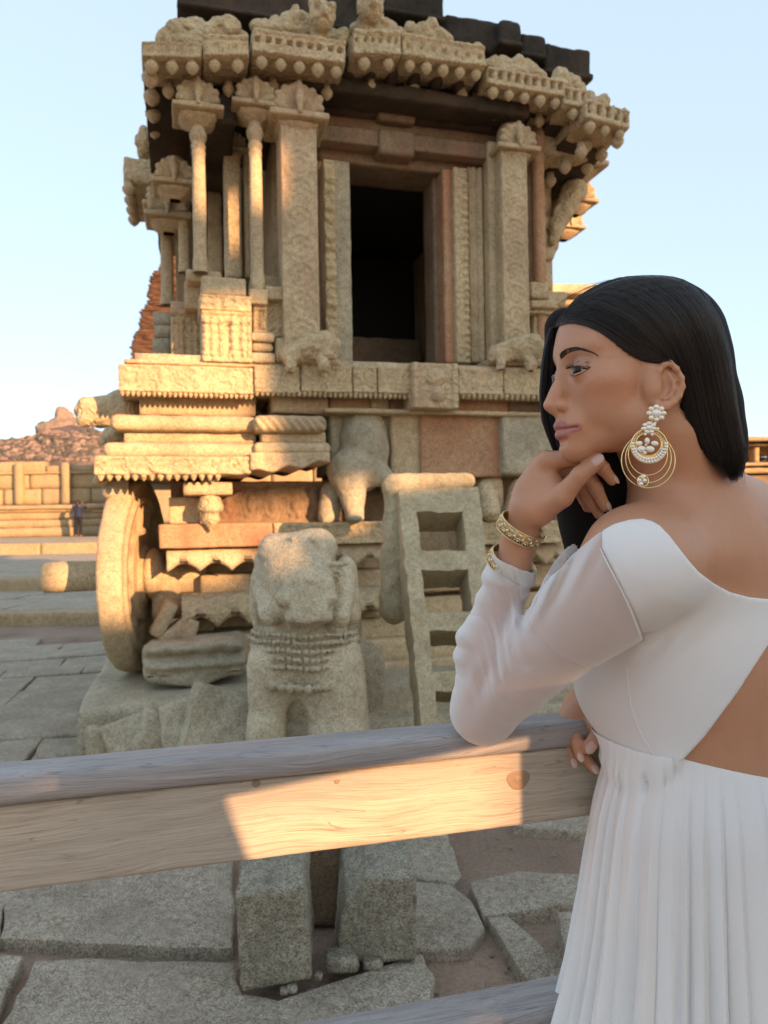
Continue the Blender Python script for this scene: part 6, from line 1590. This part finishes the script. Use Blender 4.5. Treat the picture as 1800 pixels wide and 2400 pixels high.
# ================================================================ jewellery
def bangle(cx, cy, D, tilt, lean, label, R=.0295, hgt=.0150):
    c = P(*k3(cx, cy), D); b = thing('bangle', label, 'bangle', tuple(c), 0, 'kundan bangles on the forearm')
    b.rotation_mode = 'QUATERNION'
    ax = Vector((sin(radians(tilt))*cos(radians(lean)), -sin(radians(lean)), cos(radians(tilt))*cos(radians(lean))))
    b.rotation_quaternion = ax.to_track_quat('Z', 'Y')
    a = np.linspace(0, 2*pi, 97)
    for z in (-hgt/2, hgt/2):
        V, Fc = tube(np.c_[R*np.cos(a), R*np.sin(a), np.full(97, z)], .0008, 6, False); obj('rim', V, Fc, M['gold'], b)
        mb = MB(); s_ = lathe([(.00001, -.0006), (.0006, 0), (.00001, .0006)], 6)
        for k in range(90): mb.add(xf(s_[0], None, ((R+.0006)*cos(k*2*pi/90), (R+.0006)*sin(k*2*pi/90), z*.93)), s_[1])
        mb.obj('beading', M['gold'], b)
    n = 16; mb = MB()
    for k in range(n):
        a0 = k*2*pi/n; da = pi/n
        for s1, s2 in (((0, 1), (1, 0)), ((1, 0), (0, -1)), ((0, -1), (-1, 0)), ((-1, 0), (0, 1))):
            pts = [(R*cos(a0+x*da), R*sin(a0+x*da), y*hgt/2) for x, y in (s1, ((s1[0]+s2[0])/2, (s1[1]+s2[1])/2), s2)]; mb.add(*tube(pts, .00075, 5))
            pts = [((R+.0009)*cos(a0+x*da*.55), (R+.0009)*sin(a0+x*da*.55), y*hgt/2*.55) for x, y in (s1, s2)]; mb.add(*tube(pts, .0005, 4))
    mb.obj('lattice', M['gold'], b)
    V, Fc = lathe([(R-.0012, -hgt/2), (R-.0004, -hgt/2), (R-.0004, hgt/2), (R-.0012, hgt/2), (R-.0012, -hgt/2)], 64); obj('lining', V, Fc, M['golddark'], b)
    gm = lathe([(.0021, 0), (.0018, .0008), (.00001, .0014)], 4); me1 = mesh('gem', gm[0], gm[1], False); me1.materials.append(M['gem'])
    gs = lathe([(.0012, 0), (.0009, .0007), (.00001, .0010)], 8); me2 = mesh('gem', gs[0], gs[1]); me2.materials.append(M['gem'])
    for k in range(n):
        for me, aa_, zz2 in ((me1, 0, 0), (me2, .5, hgt*.28), (me2, .5, -hgt*.28)):
            an = (k+aa_)*2*pi/n; o = bpy.data.objects.new('gem', me); COL.objects.link(o); o.parent = b
            o.location = ((R+.0001)*cos(an), (R+.0001)*sin(an), zz2); o.rotation_euler = (0, pi/2, an)
            if me is me1: o.scale = (1.0, 1.0, 1)
M['golddark'] = plain('shaded gold', (.60, .43, .18), .4, 1.0)
bangle(398, 800, .921, 28, 24, 'gold bangle with clear stones on the bare wrist, the upper of the two')
bangle(328, 1072, .934, 29, 26, 'gold bangle with clear stones over the white cuff, the lower of the two', R=.0312)
# earring
ke = crop(1400, 900, .1326); DE = .772
EA = thing('chandbali_earring', 'large gold and clear stone hoop earring hanging from the woman\'s ear', 'earring', tuple(P(*ke(1045, 515), DE)))
EO = np.array(EA.location)
def e3(x, y, d=0.0): return P(*ke(x, y), DE-d)-EO
U = .0000593
gemdome = lathe([(1, 0), (.96, .25), (.75, .55), (.4, .72), (.00001, .75)], 12)
me_st = mesh('stone', xf(gemdome[0], R90), gemdome[1]); me_st.materials.append(M['gem'])
rimt = tube(np.c_[np.cos(np.linspace(0, 2*pi, 17)), np.zeros(17), np.sin(np.linspace(0, 2*pi, 17))], .16, 5, False)
me_rm = mesh('setting', rimt[0], rimt[1]); me_rm.materials.append(M['gold'])
def stone_(x, y, rx, ry, rot=0, par=None):
    for nm, me in (('stone', me_st), ('setting', me_rm)):
        o = bpy.data.objects.new(nm, me); COL.objects.link(o); o.parent = EA; o.location = e3(x, y, .0008)
        o.scale = (rx*U, min(rx, ry)*U, ry*U); o.rotation_euler = (0, radians(rot), 0)
stone_(1045, 515, 80, 62)
for k in range(8):
    a = k*pi/4; stone_(1045+128*cos(a), 515+112*sin(a), 44, 36, 0)
stone_(920, 770, 52, 40)
for k in range(7):
    a = -pi/2+k*2*pi/7; stone_(918+92*cos(a), 772+78*sin(a), 40, 30, 0)
for x, y in ((890, 690), (1020, 692), (795, 788), (1070, 790), (845, 890), (968, 895)): stone_(x, y, 24, 20)
for x, y, rx, ry, rot in ((735, 1052, 58, 40, -10), (880, 1005, 42, 52, 0), (1015, 1050, 60, 40, 10), (775, 1148, 68, 50, -8), (930, 1150, 72, 50, 8), (858, 1080, 22, 20, 0), (840, 1215, 34, 28, 0)): stone_(x, y, rx, ry, rot)
for k in range(19):                                # crescent, outer and inner rows
    a = radians(-8+196*k/18); stone_(915+292*cos(a), 1092+285*sin(a), 26, 24, 0)
    if 1 < k < 17: stone_(910+248*cos(a), 1086+(238)*sin(a)+8, 25, 24, 0)
def ring(cx, cy, rx, ry, rad, name, a0=0, a1=360, d=0.0):
    a = np.radians(np.linspace(a0, a1, 90)); V, Fc = tube([e3(cx+rx*cos(t), cy+ry*sin(t), d) for t in a], rad, 6, False); obj(name, V, Fc, M['gold'], EA)
ring(915, 1095, 322, 305, .0007, 'crescent_edge'); ring(905, 1062, 226, 205, .0006, 'crescent_edge')
V = []; n = 72
for k in range(n+1):
    a = radians(-25+230*k/n); V += [e3(915+316*cos(a), 1095+299*sin(a), -.0004), e3(905+228*cos(a), 1062+207*sin(a), -.0004)]
obj('crescent_plate', np.array(V), [(2*k, 2*k+1, 2*k+3, 2*k+2) for k in range(n)], M['golddark'], EA)
mb = MB()
for sx in (-1, 1):
    for k in range(6):
        a = radians(-12-k*9); b = radians(-12-(k+1)*9)
        p = [e3((915 if 1 else 0)+sx*318*cos(a), 1095+300*sin(a)), e3(905+sx*232*cos(b), 1062+210*sin(b))]; q = [e3(905+sx*232*cos(a), 1062+210*sin(a)), e3(915+sx*318*cos(b), 1095+300*sin(b))]
        mb.add(*tube(p, .00028, 4)); mb.add(*tube(q, .00028, 4))
mb.obj('filigree', M['gold'], EA)
ring(893, 1245, 345, 366, .0005, 'hoop', d=-.001); ring(902, 1310, 403, 432, .0005, 'hoop', d=-.002); ring(900, 1357, 474, 478, .00055, 'hoop', d=-.003)
ring(805, 1715, 98, 98, .0006, 'charm_rim', d=.0005)
for x, y in ((803, 1640), (742, 1700), (838, 1705), (772, 1765)): stone_(x, y, 40, 32)
mb = MB(); mb.add(*tube([e3(970, 640), e3(965, 665), e3(975, 690)], .0006, 5)); mb.obj('link', M['gold'], EA)
